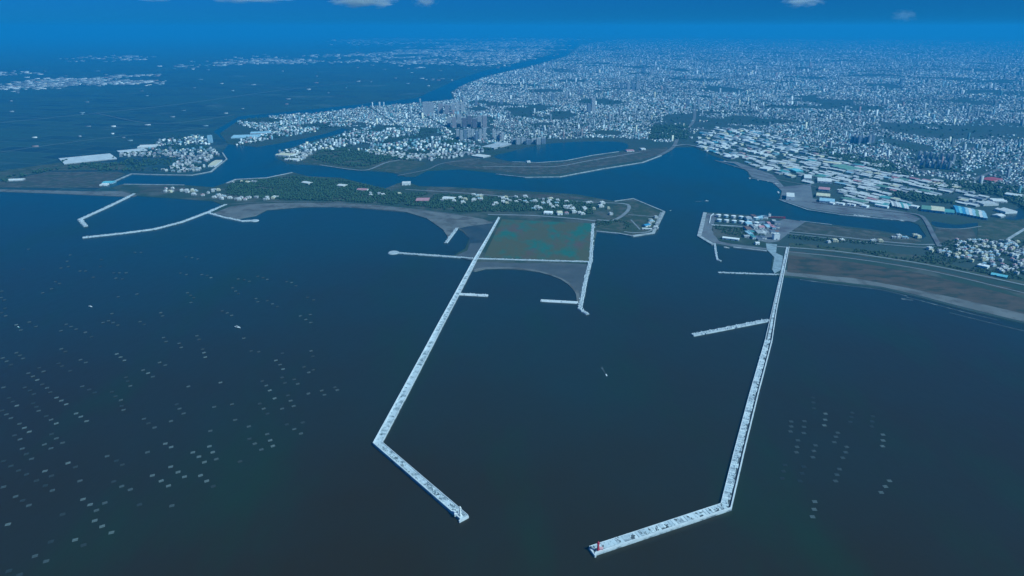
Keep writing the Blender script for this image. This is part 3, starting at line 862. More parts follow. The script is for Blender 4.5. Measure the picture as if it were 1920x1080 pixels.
R8 = [("faint northernmost", "733,78 735,105 738,138"), ("bright upper-middle", "803,168 801,202 797,234"), ("dim upper-right", "953,163 950,188 943,214"),
      ("dim top-right", "1069,183 1066,212 1063,240"), ("upper-left", "610,212 610,240 606,268"), ("second from the upper-left", "685,210 682,242 681,277"),
      ("slanting middle", "872,275 862,298 852,328"), ("bright right-edge", "1126,286 1127,319 1124,351"), ("left-middle", "648,318 643,355 640,385"),
      ("inner-middle", "747,346 738,378 732,413"), ("slanting right-middle", "922,355 917,385 900,416"), ("dim lower-left", "575,457 567,492 560,532"),
      ("dim lower-inner", "682,467 672,505 660,547"), ("slanting lower", "882,480 868,512 860,547"), ("steeply slanting south-east", "1163,546 1140,578 1116,611"),
      ("bright southernmost", "743,663 740,706 730,748")]
BRIGHT4 = {'318,918', '345,935', '373,955', '1518,877', '1545,922', '657,672', '678,690', '700,708', '833,780', '1148,665', '1155,690', '1592,757', '1552,708', '1240,833', '95,963', '317,1063', '92,508', '1187,243', '210,818', '428,1007', '455,1025', '487,1050'}
BRIGHT5 = {'1520,318', '1535,350', '930,337', '963,356', '1085,386', '1119,410', '1150,441', '383,446', '253,491', '960,467', '1002,497', '1038,523', '857,516', '907,546', '948,574', '1128,516', '1163,547', '467,650', '507,680', '533,770', '575,802', '627,837', '45,791', '423,878', '1178,352', '1197,385', '165,270', '137,248'}


def raft(px, py, lvl, label, group, rz):
    o = link('oyster_raft', RM[lvl]); x, y = G(px, py)
    o.location = (x, y, 0.0); o.rotation_euler = (0, 0, rz)
    return tag(o, label, 'oyster raft', group)


def area_name(px, py):
    a = ('left edge', 'left-centre', 'right-centre', 'right side')[min(3, int(px // 160))]
    b = 'farthest' if py < 560 else 'upper' if py < 650 else 'middle' if py < 760 else 'lower' if py < 860 else 'nearest'
    return '%s rows, %s of the west raft field' % (b, a)


LV = ('dim, half-sunk', 'grey', 'pale, bright')
for src, oy, br_ in ((L4, 440, BRIGHT4), (L5, 720, BRIGHT5)):
    for s in src:
        a, b_ = map(float, s.split(','))
        px, py = a / 3, oy + b_ / 3
        lvl = 2 if s in br_ else (1 if random.random() < 0.55 else 0)
        an = area_name(px, py)
        raft(px, py, lvl, '%s bamboo raft, %s' % (LV[lvl], an), 'oyster rafts, ' + an, random.uniform(-.15, .15) + .5)
for nm, s in R8:
    for k, t in enumerate(s.split()):
        a, b_ = map(float, t.split(','))
        lvl = 0 if 'faint' in nm or 'dim' in nm else 2 if 'bright' in nm or 'steep' in nm else 1
        raft(1280 + a / 3, 720 + b_ / 3, lvl, '%s raft of the %s string in the east raft field' % (('upper', 'middle', 'lower')[k], nm), 'oyster rafts east of the east breakwater', random.uniform(-.12, .12))

# ---------------------------------------------------------------- boats
def boat(label, px, py, length, rz, hull='bright', wake=0.0, name='motor_boat', group=None, cabin='bright'):
    x, y = G(px, py)
    r = empty(name, (x, y, 0), rz); tag(r, label, 'boat', group)
    Lh, B = length / 2, length * 0.15
    sec = [(-Lh, .85), (-Lh * .4, 1), (Lh * .3, .95), (Lh * .75, .5), (Lh, .04)]
    vs = []; zt = length * 0.075
    for sx_, k in sec:
        sheer = zt * (1 + .35 * max(0, sx_ / Lh))
        vs += [(sx_, -B * k, sheer), (sx_, -B * k * .6, -.4), (sx_, B * k * .6, -.4), (sx_, B * k, sheer)]
    fs = []
    for i in range(4):
        for j in range(4):
            j2 = (j + 1) % 4
            fs.append((i * 4 + j, i * 4 + j2, i * 4 + 4 + j2, i * 4 + 4 + j))
    fs += [(3, 2, 1, 0), (16, 17, 18, 19)]
    link('hull', mesh('hull', vs, fs, M[hull]), r)
    mb = MB(); mb.box(-Lh * .25, 0, zt * .98, length * .3, B * 1.3, length * .1, top=.9); mb.box(-Lh * .25, 0, zt + length * .1, length * .34, B * 1.4, .25)
    mb.build('cabin', M[cabin], r)
    mb = MB(); mb.box(-Lh * .25, 0, zt + length * .045, length * .305, B * 1.34, length * .035); mb.build('window', M['glass'], r)
    mb = MB(); mb.bar((-Lh * .3, 0, zt + length * .1), (-Lh * .3, 0, zt + length * .3), .12); mb.build('mast', M['grey'], r)
    if wake:
        v = [(-Lh, -B * .4, .12), (-Lh, B * .4, .12)]
        f = []
        for k in range(1, 7):
            t = k / 6
            v += [(-Lh - wake * t, -B * .5 - wake * .05 * t, .12), (-Lh - wake * t, B * .5 + wake * .05 * t, .12)]
            f.append((2 * k - 2, 2 * k, 2 * k + 1, 2 * k - 1))
        w_ = link('wake', mesh('wake', v, f, M['foam']), r); w_['kind'] = 'stuff'
    return r


boat('small white motor boat with a thin wake in the open harbour', 1137, 704, 13, R(-82), wake=45)
boat('white boat alone in the inner channel', 1325, 377, 20, R(8), wake=55)
boat('small boat just off the tip of the headland', 1257, 395, 11, R(40))
boat('bright long work boat between raft strings near the middle', 446, 614, 24, R(-28), cabin='grey')
boat('small bright work boat far left among the rafts', 170, 575, 18, R(-28), cabin='grey')
boat('greenish work boat beside the rafts far left', 35, 614, 14, R(-30), hull='teal')
for i, (px, py, L, h) in enumerate([(1604, 403, 26, 'bright'), (1611, 403.5, 28, 'bright'), (1619, 404.5, 28, 'bright'), (1627, 405.5, 24, 'bright'), (1658, 409.5, 14, 'bright'), (1672, 411, 13, 'bright'), (1691, 413, 22, 'bright')]):
    boat(('first', 'second', 'third', 'fourth', 'fifth, smaller', 'sixth, smaller', 'last, long')[i] + ' white boat moored along the inner dock, counting from the west', px, py + 1.5, L, R(-8), hull=h, group='boats moored along the inner dock')
for i, (px, py, L, h, rz, lb) in enumerate([(1406, 335, 26, 'bright', 60, 'white boat at the outer corner of the fishing berths'), (1416, 336, 18, 'pink', 70, 'pink hulled fishing boat beside the corner boat'),
                                   (1421, 338, 18, 'white', 80, 'white fishing boat at the fishing berths'), (1432, 339, 18, 'pink', -5, 'pink hulled boat lying along the fishing quay'),
                                   (1441, 341, 17, 'bright', -8, 'small white boat lying along the fishing quay'), (1455, 345, 30, 'bright', -10, 'larger white boat at the end of the fishing quay'),
                                   (1459, 361, 34, 'bright', 80, 'white ship moored at the outer corner of the cargo quay'), (1359, 303, 28, 'bright', -20, 'white boat moored below the northern factories'),
                                   (1380, 313, 22, 'bright', -20, 'white boat moored midway to the fishing berths'), (1340, 424, 16, 'white', 80, 'small boat hauled out on the peninsula')]):
    boat(lb, px, py, L, R(rz), hull=h)
for i, (px, py) in enumerate([(1360, 463.5), (1363, 465)]):
    boat(('paler', 'longer')[i] + ' boat moored inside the small basin of the peninsula', px, py, 14 + 6 * i, R(-10))


def ship():
    x, y = G(1455, 409)
    r = empty('cargo_ship', (x, y, 0), R(172)); tag(r, 'red hulled cargo ship with white bridge beside the peninsula quay', 'ship')
    L, B = 88, 15
    sec = [(-44, .8, 8), (-36, 1, 7), (30, 1, 7), (38, .7, 8), (44, .05, 9.5)]
    vs = []
    for sx_, k, z in sec:
        vs += [(sx_, -B / 2 * k, z), (sx_, -B / 2 * k * .85, -1), (sx_, B / 2 * k * .85, -1), (sx_, B / 2 * k, z)]
    fs = [(i * 4 + j, i * 4 + (j + 1) % 4, i * 4 + 4 + (j + 1) % 4, i * 4 + 4 + j) for i in range(4) for j in range(4)] + [(3, 2, 1, 0), (16, 17, 18, 19)]
    link('hull', mesh('hull', vs, fs, M['rust']), r)
    mb = MB(); mb.box(33, 0, 7.2, 11, 12, 5); mb.box(33, 0, 12.2, 9, 13, 4); mb.box(34, 0, 16.2, 7, 11, 3.5); mb.build('bridge', M['bright'], r)
    mb = MB(); mb.box(33.5, 0, 17.2, 7.3, 11.3, 1.2); mb.build('window', M['glass'], r)
    mb = MB(); mb.lathe(28, 0, [(1.6, 12), (1.4, 22)], 10); mb.bar((36, 0, 19.6), (36, 0, 30), .3); mb.build('funnel', M['bright'], r)
    for k in range(4):
        mb = MB(); mb.box(18 - k * 15, 0, 7.01, 12.5, 10.5, 1.8); mb.build('hatch_cover', M['brown'], r)
    return r


ship()

# ---------------------------------------------------------------- hand-placed buildings
def hall(label, px, py, wx, wy, h, roof, wall='white', rz=0.0, name='warehouse', cat='warehouse', ridges=1, group=None, flat=False):
    """shed of wx by wy metres with ridges of gabled roof"""
    x, y = G(px, py)
    r = empty(name, (x, y, 1.6), rz); tag(r, label, cat, group)
    mb = MB(); mb.box(0, 0, 0, wx, wy, h)
    mb.build('wall', M[wall], r)
    mb = MB()
    if flat:
        mb.box(0, 0, h, wx + 1, wy + 1, .8); mb.box(wx * .2, wy * .1, h + .8, wx * .18, wy * .25, 2.5)
    else:
        for k in range(ridges):
            s = wy / ridges
            mb.gable(0, -wy / 2 + s * (k + .5), h, wx, s, min(4.5, s * .16), over=0.0 if ridges > 1 else .6)
    mb.build('roof', M[roof], r)
    mb = MB()
    nd = min(3, max(1, int(wx / 22)))
    for k in range(nd):
        mb.box(-wx / 2 + wx * (k + .5) / nd, -wy / 2 - .12, 0, 6, .2, min(5.5, h * .6))
    mb.build('door', M['slate'], r)
    return r


def dirz(px, py, dx, dy):
    a = G(px, py); b = G(px + dx, py + dy)
    return math.atan2(b[1] - a[1], b[0] - a[0])


AW = dirz(1550, 340, 30, 5)
BIG = [
    ('pale blue roofed sheds on the far point west of the old town', 462, 257, 230, 150, 7, 'pale_blue', 'pale_blue', .2, 4, False),
    ('second pale blue shed range on the far point', 490, 250, 180, 90, 7, 'pale_blue', 'grey', .2, 3, False),
    ('slim pale tower house on the far-left town edge', 395, 268, 34, 30, 60, 'pale_blue', 'pale_blue', .2, 1, True),
    ('big square white building alone on the cargo quay', 1481, 372, 42, 60, 20, 'white', 'bright', dirz(1481, 370, 20, 1.5), 2, False),
    ('long pale blue roofed shed at the corner of the dock', 1550, 379, 76, 45, 12, 'pale_blue', 'white', dirz(1550, 378, 28, 2.5), 1, False),
    ('cream roofed shed behind the pale blue shed', 1543, 369, 72, 42, 11, 'cream', 'cream', dirz(1550, 368, 28, 2.5), 2, False),
    ('pink roofed shed with white end behind the cream shed', 1545, 357, 60, 40, 11, 'pink', 'white', dirz(1550, 355, 28, 2.5), 1, False),
    ('broad white roofed hall near the top of the dock road', 1545, 341, 80, 60, 12, 'white', 'white', dirz(1545, 340, 28, 2), 3, False),
    ('squarish white hall above the dock road bend', 1514, 335, 44, 70, 14, 'white', 'white', dirz(1514, 335, 28, 2), 2, False),
    ('bright cyan roofed workshop among white halls', 1490, 322, 58, 55, 12, 'cyan', 'teal', dirz(1490, 322, 28, -2), 1, False),
    ('white hall just left of the cyan workshop', 1437, 318, 60, 60, 12, 'white', 'white', dirz(1437, 318, 28, 4), 2, False),
    ('long cream white shed with a yellow gutter line', 1560, 308, 110, 36, 11, 'cream', 'white', dirz(1560, 308, 40, 5), 1, False),
    ('large muted green roofed hall amid white factories', 1583, 317, 120, 100, 12, 'green', 'grey', dirz(1583, 317, 40, -3), 3, False),
    ('teal roofed shed at the west end of the blue shed row', 1736, 394, 44, 55, 13, 'green', 'pale_blue', dirz(1736, 394, 28, 3), 1, False),
    ('cream roofed shed with pale blue front in the blue row', 1757, 396, 60, 60, 13, 'cream', 'pale_blue', dirz(1757, 395, 28, 3), 1, False),
    ('low white fronted shed next to the blue halls', 1779, 399, 44, 45, 9, 'teal', 'bright', dirz(1779, 399, 28, 3), 1, False),
    ('red roofed temple like hall on the dark ground east', 1859, 340, 62, 70, 14, 'red', 'pink', dirz(1859, 340, 28, 5), 1, False),
    ('long white roofed hall at the right frame edge', 1907, 369, 110, 36, 10, 'white', 'white', dirz(1907, 368, 20, 3), 1, False),
    ('white zigzag plant building above the road bend', 1850, 384, 60, 50, 11, 'white', 'white', dirz(1850, 384, 28, 9), 3, False),
    ('white low factory at the east tip of the estate', 1885, 398, 70, 40, 11, 'white', 'bright', dirz(1885, 398, 20, 6), 2, False),
    ('small grey white shed below the zigzag plant', 1872, 407, 50, 24, 9, 'white', 'grey', dirz(1872, 405, 20, -6), 1, False),
    ('pair roofed white store beside the east marsh', 1870, 378, 70, 40, 8, 'white', 'white', dirz(1870, 378, 20, 1), 2, False),
    ('long low white shed on the cargo peninsula', 1370, 450, 72, 24, 8, 'bright', 'bright', dirz(1370, 448, 26, 3), 1, False),
    ('small white house near the east end of the peninsula yard', 1419, 459, 18, 16, 10, 'bright', 'bright', .1, 1, False),
    ('tall bright white block on the peninsula', 1454, 449, 26, 24, 26, 'white', 'bright', .05, 1, True),
    ('blue roofed shed at the boatyard on the headland', 1212, 425, 34, 26, 8, 'blue', 'white', dirz(1212, 425, 10, -2), 1, False),
    ('long white shed in front of the blue boatyard shed', 1213, 431, 46, 14, 6, 'white', 'white', dirz(1212, 431, 20, 1), 1, False),
    ('red brown roofed school like hall on the spit', 793, 377, 70, 70, 9, 'pink', 'brown', dirz(793, 376, 20, 0), 1, False),
    ('long white hall right of the red brown hall on the spit', 842, 374, 66, 50, 9, 'white', 'cream', dirz(842, 374, 30, 2), 1, False),
    ('round looking bright cream hall in the spit village', 1049, 402, 26, 46, 12, 'cream', 'bright', 0.1, 1, False),
    ('white complex left of the bright cream hall', 1028, 401, 44, 36, 9, 'bright', 'bright', dirz(1028, 400, 20, 1), 2, False),
    ('long white shelter on the wooded spit north edge', 576, 345, 60, 40, 9, 'white', 'white', dirz(576, 345, 30, 5), 1, False),
    ('white shelter deep in the woods of the spit', 642, 350, 48, 44, 9, 'white', 'white', dirz(642, 350, 20, 2), 1, False),
    ('pink white hall at the wood edge near the canal', 680, 358, 56, 45, 9, 'pink', 'white', dirz(680, 358, 20, 1), 1, False),
    ('white pump building on the causeway by the canal', 762, 346, 50, 60, 11, 'white', 'bright', .1, 1, True),
    ('great flat white market roof by the basin', 931, 275, 120, 260, 11, 'paleroof', 'grey', dirz(931, 272, 20, 2), 1, True),
    ('long thin white halls south of the market roof', 902, 294, 110, 90, 8, 'white', 'grey', dirz(902, 293, 30, 4), 2, False),
    ('yellow white diagonal hall on the far-left town quay', 404, 308, 46, 210, 10, 'cream', 'bright', dirz(404, 307, 8, -6) - 1.57, 1, False),
    ('white warehouse group roof at the tip of the old town', 536, 292, 120, 90, 10, 'cream', 'bright', dirz(536, 291, 30, 2), 2, False),
    ('second white warehouse at the tip of the old town', 550, 301, 110, 60, 9, 'white', 'white', dirz(550, 300, 30, 2), 2, False),
    ('turquoise roofed shed by the old fishing harbour', 205, 344, 60, 60, 8, 'cyan', 'pale_blue', .1, 1, False),
    ('bright white hut at the head of the old fishing harbour', 196, 348, 40, 40, 8, 'bright', 'bright', .1, 1, True),
    ('turquoise roofed pool building near the beach village', 1873, 519, 52, 30, 6, 'cyan', 'blue', dirz(1873, 519, 20, 4), 1, False),
    ('largest white house on the beach side of the village', 1843, 502, 26, 36, 9, 'bright', 'bright', dirz(1843, 500, 10, -6), 1, True),
    ('white long greenhouse roof far left beyond the field', 165, 299, 330, 260, 5, 'paleroof', 'grey', dirz(165, 299, 30, -3), 9, False),
    ('grey long greenhouse roof right of the bigger one', 248, 284, 190, 120, 5, 'paleroof', 'grey', dirz(240, 284, 30, -3), 5, False),
    ('white pointed hall above the far-left town', 278, 276, 130, 120, 10, 'white', 'white', dirz(278, 276, 30, -1), 2, False),
    ('low pale sheds at the far left shore', 30, 339, 90, 50, 6, 'white', 'grey', dirz(30, 339, 30, -1), 2, False),
    ('pink white complex at the far end of the basin strip', 1180, 284, 60, 60, 8, 'pink', 'white', .2, 1, False),
    ('small white house on the basin strip', 1205, 281, 36, 40, 10, 'bright', 'bright', .2, 1, True),
    ('white house alone south of the basin', 991, 305, 24, 26, 9, 'bright', 'bright', .2, 1, True),
]
M['paleroof'] = mottled('pale_roof_sheets', (0.50, 0.54, 0.57), (0.38, 0.42, 0.46), 0.02)
for lb, px, py, wx, wy, h, rf, wl, rz, rd, fl in BIG:
    if px > 1400 and wx > 35 and py < 420: wy *= 1.75
    hall(lb, px, py, wx, wy, h, rf, wl, rz, ridges=rd, flat=fl, name='warehouse' if wx > 30 else 'store_building', cat='warehouse' if wx > 30 else 'building')
cs = ['blue', 'cyan', 'blue', 'pale_blue', 'white', 'pale_blue', 'green', 'white', 'pale_blue']
for i in range(9):
    px = 1793 + i * 6.3; py = 396 + i * 1.25
    hall('%s roofed hall, %s from the west in the slanted blue shed row' % (cs[i].replace('_', ' '), ('first', 'second', 'third', 'fourth', 'fifth', 'sixth', 'seventh', 'eighth', 'last')[i]), px, py, 17, 165, 11, cs[i], 'pale_blue', dirz(px, py, 6, 12) + 1.57,
         group='slanted shed row at the dock end', ridges=1)
cs = ['white', 'grey', 'white', 'white', 'teal', 'white', 'white']
for i in range(7):
    px = 1672 + i * 4.6; py = 385 + i * 0.9
    hall('%s roofed narrow shed, %s from the west of the comb row' % (cs[i], ('first', 'second', 'third', 'fourth', 'fifth', 'sixth', 'last')[i]), px, py, 9, 125, 10, cs[i], 'grey', dirz(px, py, 6, 12) + 1.57, group='comb row of sheds above the dock', name='shed', cat='shed')
for i, (px, py, wx, wy) in enumerate([(1560, 384, 22, 22), (1571, 384, 18, 22), (1579, 385, 18, 24), (1592, 386, 16, 18), (1600, 387, 16, 18), (1622, 389, 28, 30), (1645, 383, 60, 28), (1653, 389, 66, 20), (1715, 390, 34, 30)]):
    hall('white dockside hut, %s from the west behind the dock road' % ('first', 'second', 'third', 'fourth', 'fifth', 'sixth, domed', 'seventh, long', 'eighth, long', 'ninth')[i], px, py, wx, wy, 10, 'bright', 'bright', AW, group='white huts behind the dock road', name='dock_hut', cat='shed')
# tank farm: pale blocks and round tanks on the peninsula
for i in range(6):
    for j in range(2):
        px = 1347 + i * 14 + j * 1; py = 407 + j * 9 + i * 1.1
        x, y = G(px, py)
        r = empty('storage_tank', (x, y, 2.2)); tag(r, '%s storage tank, %s from the west in the %s tank row' % (('white', 'pale blue')[(i + j) % 2], ('first', 'second', 'third', 'fourth', 'fifth', 'last')[i], ('north', 'south')[j]), 'tank', 'storage tanks on the cargo peninsula')
        mb = MB(); mb.lathe(0, 0, [(12, 0), (12, 11)], 20); mb.build('shell', M[('white', 'pale_blue')[(i + j) % 2]], r)
        mb = MB(); mb.lathe(0, 0, [(12.4, 11), (12.2, 11.5), (6, 12.8), (.5, 13.3)], 20); mb.build('roof', M['bright'], r)
        mb = MB(); mb.box(8, -11.5, 0, 1.2, 1.2, 11.5, rz=.5); mb.build('ladder', M['grey'], r)
strip('tank_yard_wall', [(1334, 421), (1375, 423), (1408, 426)], 4, 5.5, M['paleconcrete'], 'white yard wall south of the storage tanks', 'wall', kind=None, th=4)
strip('tank_yard_wall', [(1330, 418), (1333, 404), (1338, 400)], 4, 5.5, M['paleconcrete'], 'white yard wall west of the storage tanks', 'wall', kind=None, th=4)
for i in range(32):
    px = 1403 + (i % 7) * 8.5 + random.uniform(-4, 4); py = 410 + (i // 7) * 9.5 + random.uniform(-3, 3)
    c = random.choice(['grey', 'pale_blue', 'white', 'pink', 'teal', 'brown', 'slate'])
    if px > 1445 and py < 414: continue
    hall('small %s roofed plant building, %s side of the peninsula yard, %s' % (c.replace('_', ' '), ('north', 'upper middle', 'middle', 'south', 'far south')[i // 7], ('nearest the tanks', 'second from the tanks', 'third from the tanks', 'in the centre', 'toward the ship', 'by the white block', 'at the east end')[i % 7]),
         px, py, random.uniform(14, 30), random.uniform(24, 60), random.uniform(6, 12), c, random.choice(['grey', 'white', 'pale_blue']), .05, name='plant_building', cat='plant building', group='plant buildings on the cargo peninsula', flat=random.random() < .5)


# ---------------------------------------------------------------- apartment towers
def tower(label, px, py, wpx, hpx, mat, group=None, depth=1.0, rz=0.1, n=1):
    x, y = G(px, py)
    W = wpx * mpp(py); Hh = hmet(hpx, py)
    D = min(W * depth, 40) if W > 20 else W * depth
    r = empty('apartment_tower', (x, y + D / 2, 1.6), rz); tag(r, label, 'apartment tower', group)
    mb = MB(); mb.box(0, 0, 0, W, D, Hh); mb.build('facade', M[mat], r)
    mb = MB(); mb.box(0, 0, Hh, W + .8, D + .8, 1.0); mb.box(-W * .15, 0, Hh + 1, W * .3, D * .5, 4.5); mb.build('roof', M['grey'], r)
    nb = max(2, int(W / 9))
    mb = MB()
    for k in range(nb):
        mb.box(-W / 2 + W * (k + .5) / nb, -D / 2 - .6, 4, W / nb * .45, 1.2, Hh - 6)
    mb.build('balconies', M['slate' if 'dark' in mat or 'blue' in mat else 'grey'], r)
    return r


T = [('wide pale apartment block at the river edge of the old town', 803, 217, 20, 24, 'tower_pale', None, 1), ('pink grey tower right of the wide pale block', 826, 214, 9, 18, 'tower_pink', None, 1),
     ('second pink grey tower beside the river road', 838, 215, 8, 17, 'tower_pink', None, 1), ('pale tower west of the striped pair', 850, 212, 7, 16, 'tower_pale', None, 1), ('striped pale tower, left of its pair', 858, 211, 6, 17, 'tower_white', None, 1),
     ('striped pale tower, right of its pair', 867, 210, 6, 17, 'tower_white', None, 1), ('lone tall white tower with blue shade side in mid city', 1112, 212, 7, 26, 'tower_white', None, 1), ('dark tower left of the lone white tower', 1104, 212, 6, 16, 'tower_blue', None, 1),
     ('bright bent slab, west of three by the market', 926, 262, 6, 16, 'tower_white', None, 1), ('bright bent slab, middle of three by the market', 934, 264, 6, 16, 'tower_white', None, 1), ('bright bent slab, east of three by the market', 942, 265, 6, 16, 'tower_white', None, 1)]
for i in range(8):
    T.append(('pinkish dark tower in the back row of the tower estate, %s from the west' % ('first', 'second', 'third', 'fourth', 'fifth', 'sixth', 'seventh', 'eighth')[i], 842 + i * 9.5, 238 + (i % 2) * 2, 8, 17 + (i * 7 % 5), 'tower_dark' if i in (3, 4, 5) else 'tower_pink' if i % 2 else 'tower_pale', 'back row of the tower estate', 1))
for i in range(8):
    T.append(('pale tower in the front row of the tower estate, %s from the west' % ('first', 'second', 'third', 'fourth', 'fifth', 'sixth', 'seventh', 'eighth')[i], 858 + i * 7.2, 261 + (i * 3 % 4), 5.5, 17 + (i * 5 % 4), 'tower_blue' if i in (2, 5) else 'tower_pale', 'front row of the tower estate', 1))
for i in range(7):
    T.append(('grey slab block, %s from the west, on the north shore of the basin' % ('first', 'second', 'third', 'fourth', 'fifth', 'sixth', 'last')[i], 962 + i * 9.5, 270 + (i % 2) * 1.5, 7.5, 8 + (i * 3 % 4), 'tower_blue' if i % 3 == 0 else 'tower_pale', 'grey slabs by the basin', 1))
for i in range(13):
    T.append(('tall blue grey tower, %s from the west, in the eastern tower rows' % ('first', 'second', 'third', 'fourth', 'fifth', 'sixth', 'seventh', 'eighth', 'ninth', 'tenth', 'eleventh', 'twelfth', 'last')[i], 1724 + (i % 7) * 10.5 + (i // 7) * 4, 300 + (i // 7) * 14 + (i % 7) * 1.0, 4.5, 15 + (i * 5 % 5), 'tower_blue' if i % 3 else 'tower_pale', 'eastern tower rows', 1))
for i in range(7):
    T.append(('pale tower, %s from the west, in the small group above the factory belt' % ('first', 'second', 'third', 'fourth', 'fifth', 'sixth', 'last')[i], 1598 + i * 6.5, 268 + (i % 3), 4.5, 12 + (i * 3 % 4), 'tower_pale' if i % 2 else 'tower_blue', 'tower group above the factory belt', 1))
OR12 = ('first', 'second', 'third', 'fourth', 'fifth', 'sixth', 'seventh', 'eighth', 'ninth', 'tenth', 'eleventh', 'twelfth', 'thirteenth', 'fourteenth', 'fifteenth', 'sixteenth', 'seventeenth', 'eighteenth', 'nineteenth', 'last')
for i, (px, py, w_, h_) in enumerate([(870, 193, 5, 9), (893, 198, 5, 10), (918, 192, 4, 8), (940, 196, 5, 9), (1012, 190, 5, 10), (1036, 188, 5, 12), (1062, 183, 5, 11), (1090, 178, 5, 9), (1128, 170, 4, 9), (1165, 168, 5, 13), (1178, 170, 5, 14),
                            (1187, 169, 5, 13), (1195, 168, 5, 12), (1208, 136, 4, 10), (1222, 140, 4, 9), (1290, 198, 5, 11), (1310, 196, 4, 9), (1426, 176, 5, 11), (1440, 174, 4, 9), (1690, 158, 4, 10)]):
    T.append(('distant %s tower standing above the low city roofs, %s from the west' % (('pale', 'blue grey')[i % 2], OR12[i]), px, py, w_, h_, ('tower_pale', 'tower_blue')[i % 2], 'distant city towers', 1))
for t in T:
    tower(*t[:7])

# ---------------------------------------------------------------- small building kits (shared meshes)
def kit_flat(wx, wy, h, roof, wall, seed):
    rr = random.Random(seed)
    mb = MB()
    mb.box(0, 0, 0, wx, wy, h, 1)
    mb.box(0, 0, h, wx + .4, wy + .4, .7, 0)
    mb.box(wx * rr.uniform(-.25, .25), wy * rr.uniform(-.2, .2), h + .7, wx * .3, wy * .3, 2.6, 1)
    k = rr.random()
    if k < .5:
        mb.box(wx * .62, -wy * .1, 0, wx * .3, wy * .6, h * .6, 1); mb.box(wx * .62, -wy * .1, h * .6, wx * .31, wy * .62, .5, 0)
    for i in range(2):
        mb.box(-wx * .25 + i * wx * .5, -wy / 2 - .05, 1.2, wx * .22, .2, 1.6, 2); mb.box(-wx * .25 + i * wx * .5, -wy / 2 - .05, h * .6, wx * .22, .2, 1.6, 2)
    return mb.me('town_building', [M[roof], M[wall], M['glass']])


def kit_gable(wx, wy, h, roof, wall, name='warehouse', ridges=1):
    mb = MB()
    mb.box(0, 0, 0, wx, wy, h, 1)
    for k in range(ridges):
        s = wy / ridges
        mb.gable(0, -wy / 2 + s * (k + .5), h, wx, s, min(4, s * .2), 0, over=.5 if ridges == 1 else 0)
    mb.box(-wx * .2, -wy / 2 - .1, 0, min(5, wx * .3), .2, min(4.5, h * .6), 2)
    mb.box(wx * .25, -wy / 2 - .1, h * .45, min(9, wx * .3), .2, h * .22, 2)
    return mb.me(name, [M[roof], M[wall], M['glass']])


WK = []
for i, (wx, wy, h, rf, wl, rd) in enumerate([(48, 34, 8, 'white', 'grey', 1), (66, 36, 8, 'white', 'grey', 1), (36, 42, 11, 'cream', 'grey', 2), (40, 36, 7, 'grey', 'grey', 1), (44, 31, 7, 'pale_blue', 'grey', 1), (56, 45, 8, 'white', 'grey', 2),
                                         (60, 56, 7, 'teal', 'pale_blue', 1), (50, 36, 7, 'pink', 'grey', 1), (62, 28, 7, 'paleroof', 'grey', 1), (24, 34, 13, 'white', 'grey', 1), (66, 50, 8, 'green', 'grey', 2), (54, 42, 7, 'slate', 'grey', 1)]):
    WK.append((kit_gable(wx, wy, h, rf, wl, ridges=rd), rf if rf != 'paleroof' else 'pale grey', wx))
WKP = [.20, .14, .06, .13, .07, .11, .03, .03, .08, .08, .02, .05]
HK = []
for i, (wx, wy, h, rf, wl) in enumerate([(14, 12, 9, 'white', 'white'), (12, 15, 10, 'grey', 'white'), (16, 12, 8, 'pale_blue', 'white'), (13, 13, 11, 'cream', 'cream'), (18, 12, 8, 'white', 'grey'), (12, 12, 9, 'pink', 'white'), (15, 14, 12, 'white', 'white'), (13, 16, 9, 'grey', 'grey')]):
    HK.append((kit_flat(wx, wy, h, rf, wl, i), rf, wx))
TK = []
for i, (wx, wy, h, rf, wl) in enumerate([(17, 14, 11, 'white', 'white'), (15, 16, 13, 'grey', 'grey'), (22, 14, 9, 'white', 'grey'), (16, 14, 12, 'cream', 'grey'), (19, 14, 10, 'pale_blue', 'grey'), (14, 14, 16, 'white', 'white'), (18, 16, 9, 'slate', 'grey'), (15, 13, 10, 'pink', 'grey')]):
    TK.append((kit_flat(wx, wy, h, rf, wl, 20 + i), rf, wx))


def put(kit, name, x, y, rz, cat, where, group, z=1.6, sc=1.0):
    me, col, wx = kit
    o = link(name, me)
    o.location = (x, y, z); o.rotation_euler = (0, 0, rz); o.scale = (sc, sc, 1)
    size = 'long' if wx > 55 and cat == 'warehouse' else 'small' if cat == 'house' else 'low'
    tag(o, '%s %s roofed %s %s' % (size, col.replace('_', ' '), cat, where), cat, group)
    return o


